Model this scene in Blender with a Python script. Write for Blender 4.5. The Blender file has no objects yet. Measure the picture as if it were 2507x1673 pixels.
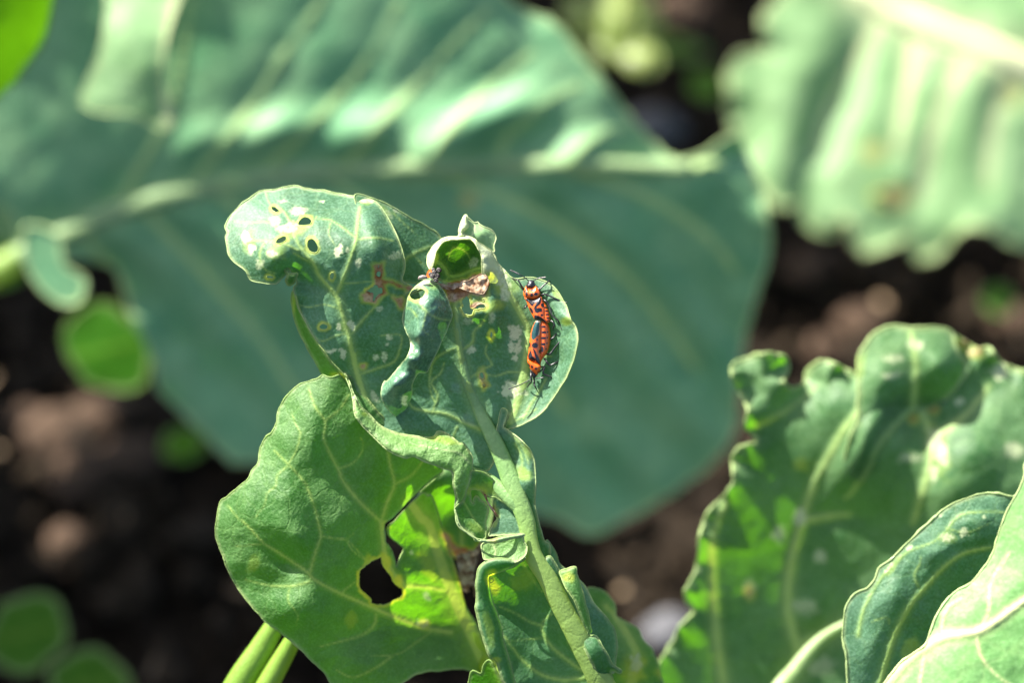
import bpy, math, random
import numpy as np
from mathutils import Vector, Matrix, Euler
from mathutils.geometry import delaunay_2d_cdt
random.seed(7); rng = np.random.default_rng(11)
SC = bpy.context.scene; COL = SC.collection

# ------------------------------------------------------------------ camera, sky, sun
W, H = 2507.0, 1673.0
LENS, D0 = 100.0, 0.428
PITCH = math.radians(40)
CAM = Vector((0.0, -0.328, 0.495))
cd = bpy.data.cameras.new('camera'); cam = bpy.data.objects.new('camera', cd); COL.objects.link(cam)
cam.location = CAM; cam.rotation_euler = (math.pi/2 - PITCH, 0, 0)
cd.lens = LENS; cd.sensor_width = 36; cd.clip_start = 0.02; cd.clip_end = 200
cd.dof.use_dof = True; cd.dof.focus_distance = D0 - 0.001; cd.dof.aperture_fstop = 9.0
SC.camera = cam
RIGHT = Vector((1, 0, 0)); UP = Vector((0, math.sin(PITCH), math.cos(PITCH))); FWD = Vector((0, math.cos(PITCH), -math.sin(PITCH)))
Rn, Un, Fn, Cn = (np.array(v) for v in (RIGHT, UP, FWD, CAM))
SUN = (RIGHT*-0.52 + UP*0.80 - FWD*0.24).normalized()          # towards the sun
w = bpy.data.worlds.new('World'); SC.world = w; w.use_nodes = True
nt = w.node_tree; sky = nt.nodes.new('ShaderNodeTexSky'); sky.sky_type = 'NISHITA'; sky.sun_disc = False
sky.sun_elevation = math.asin(SUN.z); sky.sun_rotation = math.atan2(SUN.x, SUN.y)
nt.links.new(sky.outputs[0], nt.nodes['Background'].inputs[0]); nt.nodes['Background'].inputs[1].default_value = 0.085; sky.dust_density = 3.0; sky.air_density = 0.8
sd = bpy.data.lights.new('sun', 'SUN'); sd.energy = 5.0; sd.angle = math.radians(0.53); sd.color = (1, .95, .86)
sun = bpy.data.objects.new('sun', sd); COL.objects.link(sun); sun.rotation_euler = SUN.to_track_quat('Z', 'Y').to_euler()
SC.view_settings.view_transform = 'Standard'; SC.view_settings.look = 'None'; SC.view_settings.gamma = 1
SC.view_settings.exposure = 1.9
SC.cycles.max_bounces = 10; SC.cycles.diffuse_bounces = 5; SC.cycles.sample_clamp_indirect = 8

# ------------------------------------------------------------------ measures: sizes in the focus plane, 1 unit = 0.0615 mm
U = D0*36.0/LENS/W
def P(x, y, z=0.0):
    """sheet coordinates (x across, y down, z away, in units of U at the focus plane) to metres"""
    x = np.asarray(x, float); y = np.asarray(y, float); z = np.broadcast_to(np.asarray(z, float), x.shape)
    d = D0 + z*U
    k = 36.0/LENS/W
    return Cn + (Fn + Rn*((x-W/2)*k)[..., None] + Un*((H/2-y)*k)[..., None])*d[..., None]
def _c(ox, oy, s):
    return lambda *p: [(ox+a*s, oy+b*s) for a, b in p]
c1 = _c(540, 440, .3189); c2 = _c(940, 500, .3189); c3 = _c(1220, 640, .2105); c4 = _c(740, 880, .3188)
c5 = _c(500, 900, .3188); c6 = _c(500, 1250, .2698); c7 = _c(1050, 1150, .3335); c8 = _c(1000, 500, .1531)
cA = _c(1600, 750, .5886); cB = _c(0, 0, .5319); cC = _c(1250, 0, .5349); cD = _c(0, 830, .5376); cE = _c(1900, 1100, .3654)
cF = _c(0, 0, 1.0668)

# ------------------------------------------------------------------ numpy helpers
def hsh(i, j, s):
    n = (i*374761393 + j*668265263 + s*974711) & 0xffffffff
    n = ((n ^ (n >> 13))*1274126177) & 0xffffffff
    return ((n ^ (n >> 16)) & 0xffff)/65535.0
def noise(x, y, sc, s=0):
    x = np.asarray(x)/sc; y = np.asarray(y)/sc
    xi = np.floor(x).astype(np.int64); yi = np.floor(y).astype(np.int64); fx = x-xi; fy = y-yi
    fx = fx*fx*(3-2*fx); fy = fy*fy*(3-2*fy)
    a, b, c, d = hsh(xi, yi, s), hsh(xi+1, yi, s), hsh(xi, yi+1, s), hsh(xi+1, yi+1, s)
    return (a+(b-a)*fx)*(1-fy) + (c+(d-c)*fx)*fy
def fbm(x, y, sc, s=0, o=3):
    t = 0; a = .5; n = 0
    for k in range(o):
        t = t + a*noise(x, y, sc/2**k, s+k*17); n += a; a *= .5
    return t/n*2-1
def sstep(a, b, x):
    t = np.clip((x-a)/(b-a), 0, 1); return t*t*(3-2*t)
def catmull(pts, step, closed=False):
    pts = [np.array(p, float) for p in pts]; n = len(pts); out = []
    rngs = range(n) if closed else range(n-1)
    for i in rngs:
        if closed: p0, p1, p2, p3 = pts[i-1], pts[i], pts[(i+1) % n], pts[(i+2) % n]
        else: p0, p1, p2, p3 = pts[max(i-1, 0)], pts[i], pts[i+1], pts[min(i+2, n-1)]
        L = np.linalg.norm((p2-p1)[:2]); k = max(1, int(round(L/step)))
        for j in range(k):
            t = j/k
            out.append(.5*((2*p1)+(-p0+p2)*t+(2*p0-5*p1+4*p2-p3)*t*t+(-p0+3*p1-3*p2+p3)*t**3))
    if not closed: out.append(pts[-1])
    return np.array(out)
def dist_poly(X, Y, poly, closed=False, par=False):
    A = poly; B = np.roll(poly, -1, 0) if closed else poly[1:]
    if not closed: A = poly[:-1]
    best = np.full(X.shape, 1e18); bt = np.zeros(X.shape); n = len(A)
    for i in range(n):
        dx, dy = B[i, 0]-A[i, 0], B[i, 1]-A[i, 1]; l2 = dx*dx+dy*dy+1e-9
        t = np.clip(((X-A[i, 0])*dx+(Y-A[i, 1])*dy)/l2, 0, 1)
        d = (X-A[i, 0]-t*dx)**2+(Y-A[i, 1]-t*dy)**2
        m = d < best; best = np.where(m, d, best)
        if par: bt = np.where(m, (i+t)/n, bt)
    return (np.sqrt(best), bt) if par else np.sqrt(best)
def inside(X, Y, poly):
    r = np.zeros(X.shape, bool); x1, y1 = poly[-1]
    for x2, y2 in poly:
        if y1 != y2:
            c = ((y1 > Y) != (y2 > Y)) & (X < (x2-x1)*(Y-y1)/(y2-y1)+x1)
            r ^= c
        x1, y1 = x2, y2
    return r
def tps(ctrl, lam=1e-3):
    c = np.array(ctrl, float); p = c[:, :2]/500.0; n = len(p)
    def K(a, b):
        r2 = ((a[:, None]-b[None])**2).sum(-1); return .5*r2*np.log(r2+1e-12)
    A = np.zeros((n+3, n+3)); A[:n, :n] = K(p, p)+lam*np.eye(n); A[:n, n] = 1; A[:n, n+1:] = p; A[n:, :n] = A[:n, n:].T
    b = np.zeros(n+3); b[:n] = c[:, 2]; s = np.linalg.solve(A, b)
    def f(X, Y):
        q = np.stack([np.ravel(X)/500.0, np.ravel(Y)/500.0], 1)
        return (K(q, p)@s[:n] + s[n] + q@s[n+1:]).reshape(np.shape(X))
    return f

# ------------------------------------------------------------------ objects
def empty(name, loc, label, cat, group=None):
    o = bpy.data.objects.new(name, None); COL.objects.link(o); o.location = loc; o.empty_display_size = .01
    o['label'] = label; o['category'] = cat
    if group: o['group'] = group
    return o
def mesh_obj(name, V, F, mat, parent=None, attrs=None, smooth=True, world=True):
    me = bpy.data.meshes.new(name)
    V = np.asarray(V, float)
    if parent is not None and world:
        r = parent
        while r.parent: r = r.parent
        V = V - np.array(r.location)
    me.from_pydata(V.tolist(), [], [tuple(map(int, f)) for f in F]); me.update()
    if attrs:
        for k, a in attrs.items():
            at = me.attributes.new(k, 'FLOAT_COLOR', 'POINT'); at.data.foreach_set('color', np.asarray(a, np.float32).ravel())
    if smooth: me.polygons.foreach_set('use_smooth', [True]*len(me.polygons))
    me.materials.append(mat)
    o = bpy.data.objects.new(name, me); COL.objects.link(o)
    if parent is not None: o.parent = parent
    return o
def frames(C):
    T = np.gradient(C, axis=0); T /= np.linalg.norm(T, axis=1)[:, None]+1e-12
    n = np.cross(T[0], Fn); n = n/(np.linalg.norm(n)+1e-9) if np.linalg.norm(n) > 1e-3 else Rn
    N = []
    for t in T:
        n = n - t*np.dot(n, t); n /= np.linalg.norm(n)+1e-12; N.append(n)
    N = np.array(N); return T, N, np.cross(T, N)
def tube_geo(C, R, ns=10, flat=1.0, cap=True, closed=False):
    """C world centres, R radii (m)"""
    T, N, B = frames(C); V = []; F = []
    for i in range(len(C)):
        for k in range(ns):
            a = 2*math.pi*k/ns
            V.append(C[i]+N[i]*R[i]*math.cos(a)+B[i]*R[i]*flat*math.sin(a))
    m = len(C)
    for i in range(m if closed else m-1):
        for k in range(ns):
            j = (i+1) % m
            F.append((i*ns+k, i*ns+(k+1) % ns, j*ns+(k+1) % ns, j*ns+k))
    if cap and not closed:
        F.append(tuple(range(ns-1, -1, -1))); F.append(tuple(range((m-1)*ns, m*ns)))
    return V, F
def tube(name, pts, mat, parent, ns=10, flat=1.0, step=6, mask=(1, 0, 0, 0), groove=0.0, mask2=(0, 0, 0, 0), yg=None):
    """pts: (x, y, z, r) sheet coordinates; smooth tapering stalk"""
    c = catmull([np.array(p, float) for p in pts], step)
    C = P(c[:, 0], c[:, 1], c[:, 2]); R = np.maximum(c[:, 3], .3)*U*(1+c[:, 2]*U/D0)
    if groove: R = R*(1+groove*fbm(np.arange(len(R))*7.0, R*0, 40, 5))
    V, F = tube_geo(C, R, ns, flat); M2 = [mask2]*len(V)
    if yg:
        yv = sstep(yg[0], yg[1], np.repeat(c[:, 1], ns)+25*fbm(np.repeat(c[:, 0], ns)+np.tile(np.arange(ns)*9, len(c)), np.repeat(c[:, 1], ns), 60, 4))*yg[2]; M2 = np.stack([yv*0, yv, yv*0, yv*0], 1)
    return mesh_obj(name, V, F, mat, parent, {'mask': [mask]*len(V), 'mask2': M2})
def wtube(name, pts, mat, parent, ns=12, mask=(1, 0, 0, 0)):
    """pts: world (x, y, z, r) in metres"""
    c = catmull([np.array(p, float) for p in pts], 1e9); c = []
    pp = [np.array(p, float) for p in pts]
    for i in range(len(pp)-1):
        p0, p1, p2, p3 = pp[max(i-1, 0)], pp[i], pp[i+1], pp[min(i+2, len(pp)-1)]
        for j in range(8):
            t = j/8; c.append(.5*((2*p1)+(-p0+p2)*t+(2*p0-5*p1+4*p2-p3)*t*t+(-p0+3*p1-3*p2+p3)*t**3))
    c.append(pp[-1]); c = np.array(c)
    V, F = tube_geo(c[:, :3], c[:, 3], ns)
    return mesh_obj(name, V, F, mat, parent, {'mask': [mask]*len(V), 'mask2': [(0, 0, 0, 0)]*len(V)})

def sheet(name, outline, depth, mat, parent, g=5.0, holes=(), veins=(), spots=(), browns=(), yel=(), inflate=None, pucker=0.0,
          rough=0.0, rsc=60, edge=1.8, wob=1.5, ruffle=None, zfun=None, halo=16.0, rimw=7.0, frame=False, seed=1, bulges=(), closed_back=None,
          vh=3.0, gloss=0.0, jag=0.0, label=None, halo_amt=1.0, black=(), pale=(), metal=(), closed=0.0):
    """a blade of leaf: outline, surface depth from control points, holes with their rims, raised veins, marks."""
    ol = catmull(outline, g*.9, True)
    if wob: ol = ol + np.stack([fbm(ol[:, 0], ol[:, 1], 22, seed), fbm(ol[:, 0], ol[:, 1], 22, seed+5)], 1)*wob
    if jag: ol = ol + np.stack([fbm(ol[:, 0], ol[:, 1], 9, seed+3), fbm(ol[:, 0], ol[:, 1], 9, seed+8)], 1)*jag
    hs = []
    for h in holes:
        j = 1.0
        if isinstance(h, dict): j = h['jag']; h = h['p']
        hp = catmull(h, max(2.5, g*.6), True)
        hp = hp + np.stack([fbm(hp[:, 0], hp[:, 1], 7, seed+31), fbm(hp[:, 0], hp[:, 1], 7, seed+41)], 1)*j
        hs.append(hp)
    x0, y0 = ol.min(0); x1, y1 = ol.max(0)
    gx, gy = np.meshgrid(np.arange(x0, x1, g), np.arange(y0, y1, g*.866))
    gx = gx + (np.arange(gx.shape[0]) % 2)[:, None]*g*.5
    gx = gx.ravel()+rng.uniform(-.12, .12, gx.size)*g; gy = gy.ravel()+rng.uniform(-.12, .12, gy.size)*g
    k = inside(gx, gy, ol) & (dist_poly(gx, gy, ol, True) > g*.55)
    gx, gy = gx[k], gy[k]
    for hp in hs:
        k = ~(inside(gx, gy, hp) | (dist_poly(gx, gy, hp, True) < g*.5)); gx, gy = gx[k], gy[k]
    pts = np.concatenate([ol]+hs+[np.stack([gx, gy], 1)]); edges = []; off = 0; loops = []
    for lp in [ol]+hs:
        n = len(lp); edges += [(off+i, off+(i+1) % n) for i in range(n)]; loops.append((off, n)); off += n
    vv, ee, ff, ov, oe, of = delaunay_2d_cdt([Vector(p) for p in pts], edges, [], 0, 1e-4)
    q = np.array([(v[0], v[1]) for v in vv]); f = np.array(ff)
    cx = q[f].mean(1); k = inside(cx[:, 0], cx[:, 1], ol)
    for hp in hs: k &= ~inside(cx[:, 0], cx[:, 1], hp)
    f = f[k]
    a = q[f]; ar = (a[:, 1, 0]-a[:, 0, 0])*(a[:, 2, 1]-a[:, 0, 1])-(a[:, 1, 1]-a[:, 0, 1])*(a[:, 2, 0]-a[:, 0, 0])
    f = np.where((ar > 0)[:, None], f[:, ::-1], f)
    depthf = tps(depth)
    vp = []
    for vn in veins:
        p = catmull(vn[0], 10); vp.append((p, vn[1], vn[2] if len(vn) > 2 else vn[1]*.45))
    def zof(X, Y, detail=True):
        z = depthf(X, Y)
        if zfun: z = z + zfun(X, Y)
        if inflate:
            d = dist_poly(X, Y, ol, True); t = np.clip(d/inflate[1], 0, 1); z = z - inflate[0]*np.sqrt(1-(1-t)**2)
        for (bx, by, rx, ry, ang, h) in bulges:
            ca, sa = math.cos(math.radians(ang)), math.sin(math.radians(ang)); u = (X-bx)*ca+(Y-by)*sa; v = -(X-bx)*sa+(Y-by)*ca
            z = z - h*np.exp(-(u/rx)**2-(v/ry)**2)
        return z
    X, Y = q[:, 0], q[:, 1]
    Z = zof(X, Y)
    dm = np.full(X.shape, 1e9); vmask = np.zeros(X.shape); vrel = np.zeros(X.shape)
    for p, w0, w1 in vp:
        d, t = dist_poly(X, Y, p, False, True); wd = (w0+(w1-w0)*t)
        vmask = np.maximum(vmask, (1-sstep(.45, 1.15, d/wd))*(0.55+.45*min(1, w0/8)))
        vmask = np.maximum(vmask, .28*(1-sstep(0.6, 3.2, d/wd)))
        vrel = np.maximum(vrel, np.exp(-(d/wd)**2)*vh*np.minimum(wd/6, 1.6)); dm = np.minimum(dm, d)
    if pucker and vp: Z = Z - pucker*(1-np.exp(-(dm/38.0)**2))
    Z = Z - vrel
    if rough: Z = Z + rough*fbm(X, Y, rsc, seed+9, 4)
    do = dist_poly(X, Y, ol, True)
    if ruffle:
        amp, wl, dep = ruffle
        d, t = dist_poly(X, Y, ol, True, True); L = np.linalg.norm(ol-np.roll(ol, 1, 0), axis=1).sum()
        ph = t*L/wl*2*math.pi + 2.2*fbm(X, Y, wl*1.5, seed+61)
        Z = Z + amp*np.exp(-d/dep)*np.sin(ph) + .4*amp*np.exp(-d/(dep*.5))*np.sin(ph*2.7+1)
    rim = (1-sstep(rimw*.3, rimw, do)); hal = np.zeros(X.shape)
    for hp in hs:
        dh = dist_poly(X, Y, hp, True); hal = np.maximum(hal, (1-sstep(halo*.2, halo, dh+5*fbm(X, Y, 12, seed+2)))*(.7+.6*noise(X, Y, 25, seed+4))); rim = np.maximum(rim, .9*(1-sstep(1.5, 4.5, dh)))
    hal = hal*halo_amt
    spm = np.zeros(X.shape)
    for s in spots:
        bx, by, rx, ry, ang, st = s
        ca, sa = math.cos(math.radians(ang)), math.sin(math.radians(ang)); u = (X-bx)*ca+(Y-by)*sa; v = -(X-bx)*sa+(Y-by)*ca
        r = np.sqrt((u/rx)**2+(v/ry)**2) + .55*fbm(X, Y, 14, seed+13, 3) + .35*fbm(X, Y, 5, seed+14, 2)
        spm = np.maximum(spm, st*(1-sstep(.6, 1.05, r)))
    brm = np.zeros(X.shape)
    for b in browns:
        bp = np.array(b[0]); sgn = np.where(inside(X, Y, bp), -1, 1)*dist_poly(X, Y, bp, True) + 7*fbm(X, Y, 16, seed+23, 3)
        brm = np.maximum(brm, b[1]*(1-sstep(-4, 4, sgn))); hal = np.maximum(hal, .6*(1-sstep(0, 12, sgn)))
    ym = np.zeros(X.shape)
    for s in yel:
        bx, by, rx, ry, ang, st = s
        ca, sa = math.cos(math.radians(ang)), math.sin(math.radians(ang)); u = (X-bx)*ca+(Y-by)*sa; v = -(X-bx)*sa+(Y-by)*ca
        r = np.sqrt((u/rx)**2+(v/ry)**2) + .5*fbm(X, Y, 20, seed+73, 3); ym = np.maximum(ym, st*(1-sstep(.4, 1.1, r)))
    m1 = np.stack([vmask, spm, brm, hal], 1); bk = np.zeros(X.shape)
    for bp in black: bp = catmull(bp, 2, True); bk = np.maximum(bk, 1-sstep(0, 1.1, np.where(inside(X, Y, bp), -1, 1)*dist_poly(X, Y, bp, True)))
    gls = np.full(X.shape, gloss)
    for bp in pale: bp = catmull(bp, 2, True); vmask = np.maximum(vmask, 1-sstep(-.5, .5, np.where(inside(X, Y, bp), -1, 1)*dist_poly(X, Y, bp, True)))
    for bp in metal: bp = catmull(bp, 2, True); gls = np.maximum(gls, 1-sstep(-.5, .5, np.where(inside(X, Y, bp), -1, 1)*dist_poly(X, Y, bp, True)))
    m1 = np.stack([vmask, spm, brm, hal], 1); m2 = np.stack([rim, ym, gls, bk], 1)
    V = P(X, Y, Z); F = [tuple(t) for t in f]
    # rolled rim of real thickness round the blade and round each hole
    inv = {}
    for i, os_ in enumerate(ov):
        for o_ in os_: inv[o_] = i
    allV = [V]; allF = F; A1 = [m1]; A2 = [m2]; base = len(V)
    if closed:
        d = dist_poly(X, Y, ol, True); t = np.clip(d/inflate[1], 0, 1); Z2 = depthf(X, Y)+closed*np.sqrt(1-(1-t)**2)+.05
        allV.append(P(X, Y, Z2)); allF = allF+[(base+int(t_[0]), base+int(t_[2]), base+int(t_[1])) for t_ in f]; base += len(V); A1.append(m1); A2.append(m2)
    if edge:
        for li, (o_, n) in enumerate(loops):
            idx = [inv[o_+i] for i in range(n)]
            C = V[idx]; R = edge*U*(1 if li == 0 else .75)*(1+.7*fbm(q[idx, 0], q[idx, 1], 26, seed+3))
            ns = 6
            T = np.roll(C, -1, 0)-np.roll(C, 1, 0); T /= np.linalg.norm(T, axis=1)[:, None]+1e-12
            N = np.cross(T, Fn); N /= np.linalg.norm(N, axis=1)[:, None]+1e-12; B = np.cross(T, N)
            tv = np.concatenate([(C + (N*math.cos(2*math.pi*k/ns)+B*math.sin(2*math.pi*k/ns))*R[:, None])[:, None] for k in range(ns)], 1).reshape(-1, 3)
            tf = [(base+i*ns+k, base+i*ns+(k+1) % ns, base+((i+1) % n)*ns+(k+1) % ns, base+((i+1) % n)*ns+k) for i in range(n) for k in range(ns)]
            allV.append(tv); allF = allF+tf; base += len(tv)
            mm = m1[idx].copy(); mm[:, 0] = np.maximum(mm[:, 0], .5); A1.append(np.repeat(mm, ns, 0))
            m_2 = m2[idx].copy(); m_2[:, 0] = 1; A2.append(np.repeat(m_2, ns, 0))
    o = mesh_obj(name, np.concatenate(allV), allF, mat, parent, {'mask': np.concatenate(A1), 'mask2': np.concatenate(A2)})
    if label: o['label'] = label
    o_z = lambda x, y: float(zof(np.array([x], float), np.array([y], float))[0])
    sheet.z = o_z
    return o

# ------------------------------------------------------------------ materials
def new_mat(name):
    m = bpy.data.materials.new(name); m.use_nodes = True; nt = m.node_tree; nt.nodes.clear(); return m, nt
def N(nt, t, **k):
    n = nt.nodes.new(t)
    for a, b in k.items(): setattr(n, a, b)
    return n
def mix(nt, fac, a, b, mode='MIX'):
    n = nt.nodes.new('ShaderNodeMix'); n.data_type = 'RGBA'; n.blend_type = mode
    for s, v in ((0, fac), (6, a), (7, b)):
        if hasattr(v, 'links') or isinstance(v, bpy.types.NodeSocket): nt.links.new(v, n.inputs[s])
        else: n.inputs[s].default_value = v if s == 0 else (*v[:3], 1)
    return n.outputs[2]
def mth(nt, op, a, b=None):
    n = nt.nodes.new('ShaderNodeMath'); n.operation = op
    for i, v in enumerate((a, b)):
        if v is None: continue
        if isinstance(v, bpy.types.NodeSocket): nt.links.new(v, n.inputs[i])
        else: n.inputs[i].default_value = v
    return n.outputs[0]
def tex(nt, kind, scale, co, detail=4, **k):
    n = nt.nodes.new(kind); nt.links.new(co, n.inputs['Vector']); n.inputs['Scale'].default_value = scale
    if 'Detail' in n.inputs: n.inputs['Detail'].default_value = detail
    for a, b in k.items(): setattr(n, a, b)
    return n.outputs[0]
def ramp(nt, v, a, b):
    n = nt.nodes.new('ShaderNodeMapRange'); nt.links.new(v, n.inputs[0]); n.inputs[1].default_value = a; n.inputs[2].default_value = b; return n.outputs[0]
def leaf_mat(name, base, bloom, trans, vein=(.33, .47, .17), tf=.32, rough=.42, bl=.55, spot=(.54, .62, .35), scale=1.0, bump=.5, spec=.5, halo_c=(.52, .62, .09)):
    m, nt = new_mat(name); L = nt.links
    co = N(nt, 'ShaderNodeTexCoord').outputs['Object']
    a1 = N(nt, 'ShaderNodeAttribute', attribute_name='mask'); a2 = N(nt, 'ShaderNodeAttribute', attribute_name='mask2')
    s1 = N(nt, 'ShaderNodeSeparateColor'); L.new(a1.outputs['Color'], s1.inputs[0]); s2 = N(nt, 'ShaderNodeSeparateColor'); L.new(a2.outputs['Color'], s2.inputs[0])
    vn, sp, br, ha = s1.outputs[0], s1.outputs[1], s1.outputs[2], a1.outputs['Alpha']; rm, ye, gl = s2.outputs
    n1 = tex(nt, 'ShaderNodeTexNoise', 130*scale, co, 5); n2 = tex(nt, 'ShaderNodeTexNoise', 2600*scale, co, 4); n3 = tex(nt, 'ShaderNodeTexNoise', 480*scale, co, 4)
    vo = N(nt, 'ShaderNodeTexVoronoi', feature='DISTANCE_TO_EDGE'); vo.inputs['Scale'].default_value = 230*scale
    wv = N(nt, 'ShaderNodeVectorMath', operation='MULTIPLY_ADD'); nn = N(nt, 'ShaderNodeTexNoise'); nn.inputs['Scale'].default_value = 300*scale; L.new(co, nn.inputs['Vector'])
    L.new(nn.outputs['Color'], wv.inputs[0]); wv.inputs[1].default_value = (.004/scale,)*3; L.new(co, wv.inputs[2]); L.new(wv.outputs[0], vo.inputs['Vector'])
    ret = mth(nt, 'SUBTRACT', 1.0, ramp(nt, vo.outputs[0], 0.0, 0.09))      # fine net of small veins
    c = mix(nt, mth(nt, 'MULTIPLY', ramp(nt, n1, .35, .68), bl), base, bloom)
    c = mix(nt, mth(nt, 'MULTIPLY', ramp(nt, n3, .35, .75), .25), c, tuple(v*.55 for v in base))
    c = mix(nt, mth(nt, 'MULTIPLY', ramp(nt, n2, .42, .7), .22), c, tuple(min(1, v*1.9+.03) for v in bloom))
    c = mix(nt, mth(nt, 'MULTIPLY', ret, .07), c, vein)
    c = mix(nt, mth(nt, 'MULTIPLY', ye, .85), c, (.30, .46, .08))  # yellowed tissue; in places the glow of backlit leaf put into the colour
    c = mix(nt, mth(nt, 'MULTIPLY', ha, .75), c, halo_c)
    c = mix(nt, vn, c, vein)
    c = mix(nt, mth(nt, 'MULTIPLY', rm, .42), c, (.50, .58, .26))
    c = mix(nt, mth(nt, 'MULTIPLY', sp, mth(nt, 'ADD', .55, ramp(nt, n2, .3, .6))), c, spot)
    bc = mix(nt, ramp(nt, n3, .4, .62), (.26, .10, .045), (.62, .47, .32)); bc = mix(nt, ramp(nt, n2, .5, .75), bc, (.10, .04, .02))
    c = mix(nt, br, c, bc)
    t = mix(nt, mth(nt, 'MULTIPLY', vn, .7), trans, (.72, .82, .10)); t = mix(nt, sp, t, (.5, .55, .25)); t = mix(nt, mth(nt, 'MAXIMUM', ha, ye), t, (.75, .78, .03)); t = mix(nt, br, t, (.55, .22, .06))
    t = mix(nt, mth(nt, 'MULTIPLY', ramp(nt, n3, .3, .8), .35), t, tuple(v*.55 for v in trans))
    bs = mth(nt, 'ADD', mth(nt, 'MULTIPLY', n3, .6), mth(nt, 'ADD', mth(nt, 'MULTIPLY', n2, .35), mth(nt, 'MULTIPLY', ret, -.12)))
    bp = N(nt, 'ShaderNodeBump'); bp.inputs['Strength'].default_value = bump; bp.inputs['Distance'].default_value = .0006/scale; L.new(bs, bp.inputs['Height'])
    pr = N(nt, 'ShaderNodeBsdfPrincipled'); L.new(c, pr.inputs['Base Color']); L.new(bp.outputs[0], pr.inputs['Normal'])
    L.new(mth(nt, 'MULTIPLY_ADD' if False else 'ADD', rough-.1, mth(nt, 'MULTIPLY', n3, .2)), pr.inputs['Roughness']); pr.inputs['Specular IOR Level'].default_value = spec
    cw = mth(nt, 'MULTIPLY', gl, ramp(nt, n3, .5, .62)); L.new(cw, pr.inputs['Coat Weight']); pr.inputs['Coat Roughness'].default_value = .12
    tr = N(nt, 'ShaderNodeBsdfTranslucent'); L.new(t, tr.inputs[0]); L.new(bp.outputs[0], tr.inputs['Normal'])
    ms = N(nt, 'ShaderNodeMixShader'); L.new(mth(nt, 'MINIMUM', .7, mth(nt, 'ADD', tf, mth(nt, 'MULTIPLY', mth(nt, 'MAXIMUM', ha, ye), .2))), ms.inputs[0]); L.new(pr.outputs[0], ms.inputs[1]); L.new(tr.outputs[0], ms.inputs[2])
    out = N(nt, 'ShaderNodeOutputMaterial'); L.new(ms.outputs[0], out.inputs[0]); return m
def simple(name, col, rough=.5, spec=.5, col2=None, ns=900, bump=.2, metal=0, coat=0, trl=0, dist=.0004):
    m, nt = new_mat(name); L = nt.links; co = N(nt, 'ShaderNodeTexCoord').outputs['Object']
    n1 = tex(nt, 'ShaderNodeTexNoise', ns, co, 5); c = mix(nt, ramp(nt, n1, .35, .65), col, col2 or tuple(v*.7 for v in col))
    pr = N(nt, 'ShaderNodeBsdfPrincipled'); L.new(c, pr.inputs['Base Color']); pr.inputs['Roughness'].default_value = rough; pr.inputs['Metallic'].default_value = metal
    pr.inputs['Specular IOR Level'].default_value = spec; pr.inputs['Coat Weight'].default_value = coat; pr.inputs['Coat Roughness'].default_value = .15
    bp = N(nt, 'ShaderNodeBump'); bp.inputs['Strength'].default_value = bump; bp.inputs['Distance'].default_value = dist; L.new(n1, bp.inputs['Height']); L.new(bp.outputs[0], pr.inputs['Normal'])
    out = N(nt, 'ShaderNodeOutputMaterial'); s = pr.outputs[0]
    if trl:
        tr = N(nt, 'ShaderNodeBsdfTranslucent'); L.new(c, tr.inputs[0]); ms = N(nt, 'ShaderNodeMixShader'); ms.inputs[0].default_value = trl; L.new(s, ms.inputs[1]); L.new(tr.outputs[0], ms.inputs[2]); s = ms.outputs[0]
    L.new(s, out.inputs[0]); return m

M_glauc = leaf_mat('glaucous_leaf', (.030, .102, .040), (.14, .28, .17), (.11, .40, .008), tf=.30, vein=(.28, .42, .12), rough=.55, spec=.4, bump=.35)
M_green = leaf_mat('green_leaf', (.034, .125, .020), (.16, .30, .10), (.17, .52, .003), tf=.44, vein=(.30, .44, .11), rough=.56, spec=.35, bump=.65)
M_under = leaf_mat('leaf_underside', (.10, .23, .05), (.23, .36, .14), (.26, .55, .02), tf=.34, vein=(.45, .55, .25), rough=.55, spec=.35, bump=.8)
M_curl = leaf_mat('sunlit_curl', (.48, .56, .32), (.58, .62, .44), (.5, .62, .06), tf=.35, vein=(.6, .62, .35), rough=.5)  # pale colour stands in for overexposed sun on the curls
M_cup = leaf_mat('cupped_leaf', (.040, .13, .022), (.09, .19, .06), (.10, .32, .004), tf=.25, rough=.8, spec=.05, vein=(.26, .42, .08), bump=1.2)
M_bigleaf = leaf_mat('broad_cabbage_leaf', (.085, .255, .115), (.22, .39, .19), (.07, .26, .04), tf=.08, vein=(.38, .53, .20), bl=.8, bump=.2, scale=.5, rough=.55, spec=.35)
M_corner = leaf_mat('corner_leaf', (.12, .30, .08), (.20, .38, .14), (.2, .5, .03), tf=.25, vein=(.6, .66, .3), bump=.2, scale=.6, rough=.55, spec=.35)
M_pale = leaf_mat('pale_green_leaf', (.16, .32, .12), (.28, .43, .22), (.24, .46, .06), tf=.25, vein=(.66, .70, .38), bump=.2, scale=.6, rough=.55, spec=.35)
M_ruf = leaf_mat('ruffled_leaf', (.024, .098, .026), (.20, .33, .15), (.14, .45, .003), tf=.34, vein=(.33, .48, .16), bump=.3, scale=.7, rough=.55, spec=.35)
M_deep = leaf_mat('deep_green_leaf', (.026, .098, .032), (.10, .21, .10), (.15, .5, .003), tf=.38, vein=(.26, .42, .10), rough=.55, spec=.35, bump=.4)
M_lime = leaf_mat('lime_midrib', (.26, .42, .10), (.36, .50, .16), (.80, .92, .10), tf=.66, vein=(.36, .52, .13), bl=.6, bump=.3)
M_ridge = leaf_mat('waxy_fold', (.028, .098, .046), (.14, .27, .17), (.11, .40, .008), tf=.07, vein=(.28, .42, .12), rough=.42, spec=.6, bump=.45, bl=.5)
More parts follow.
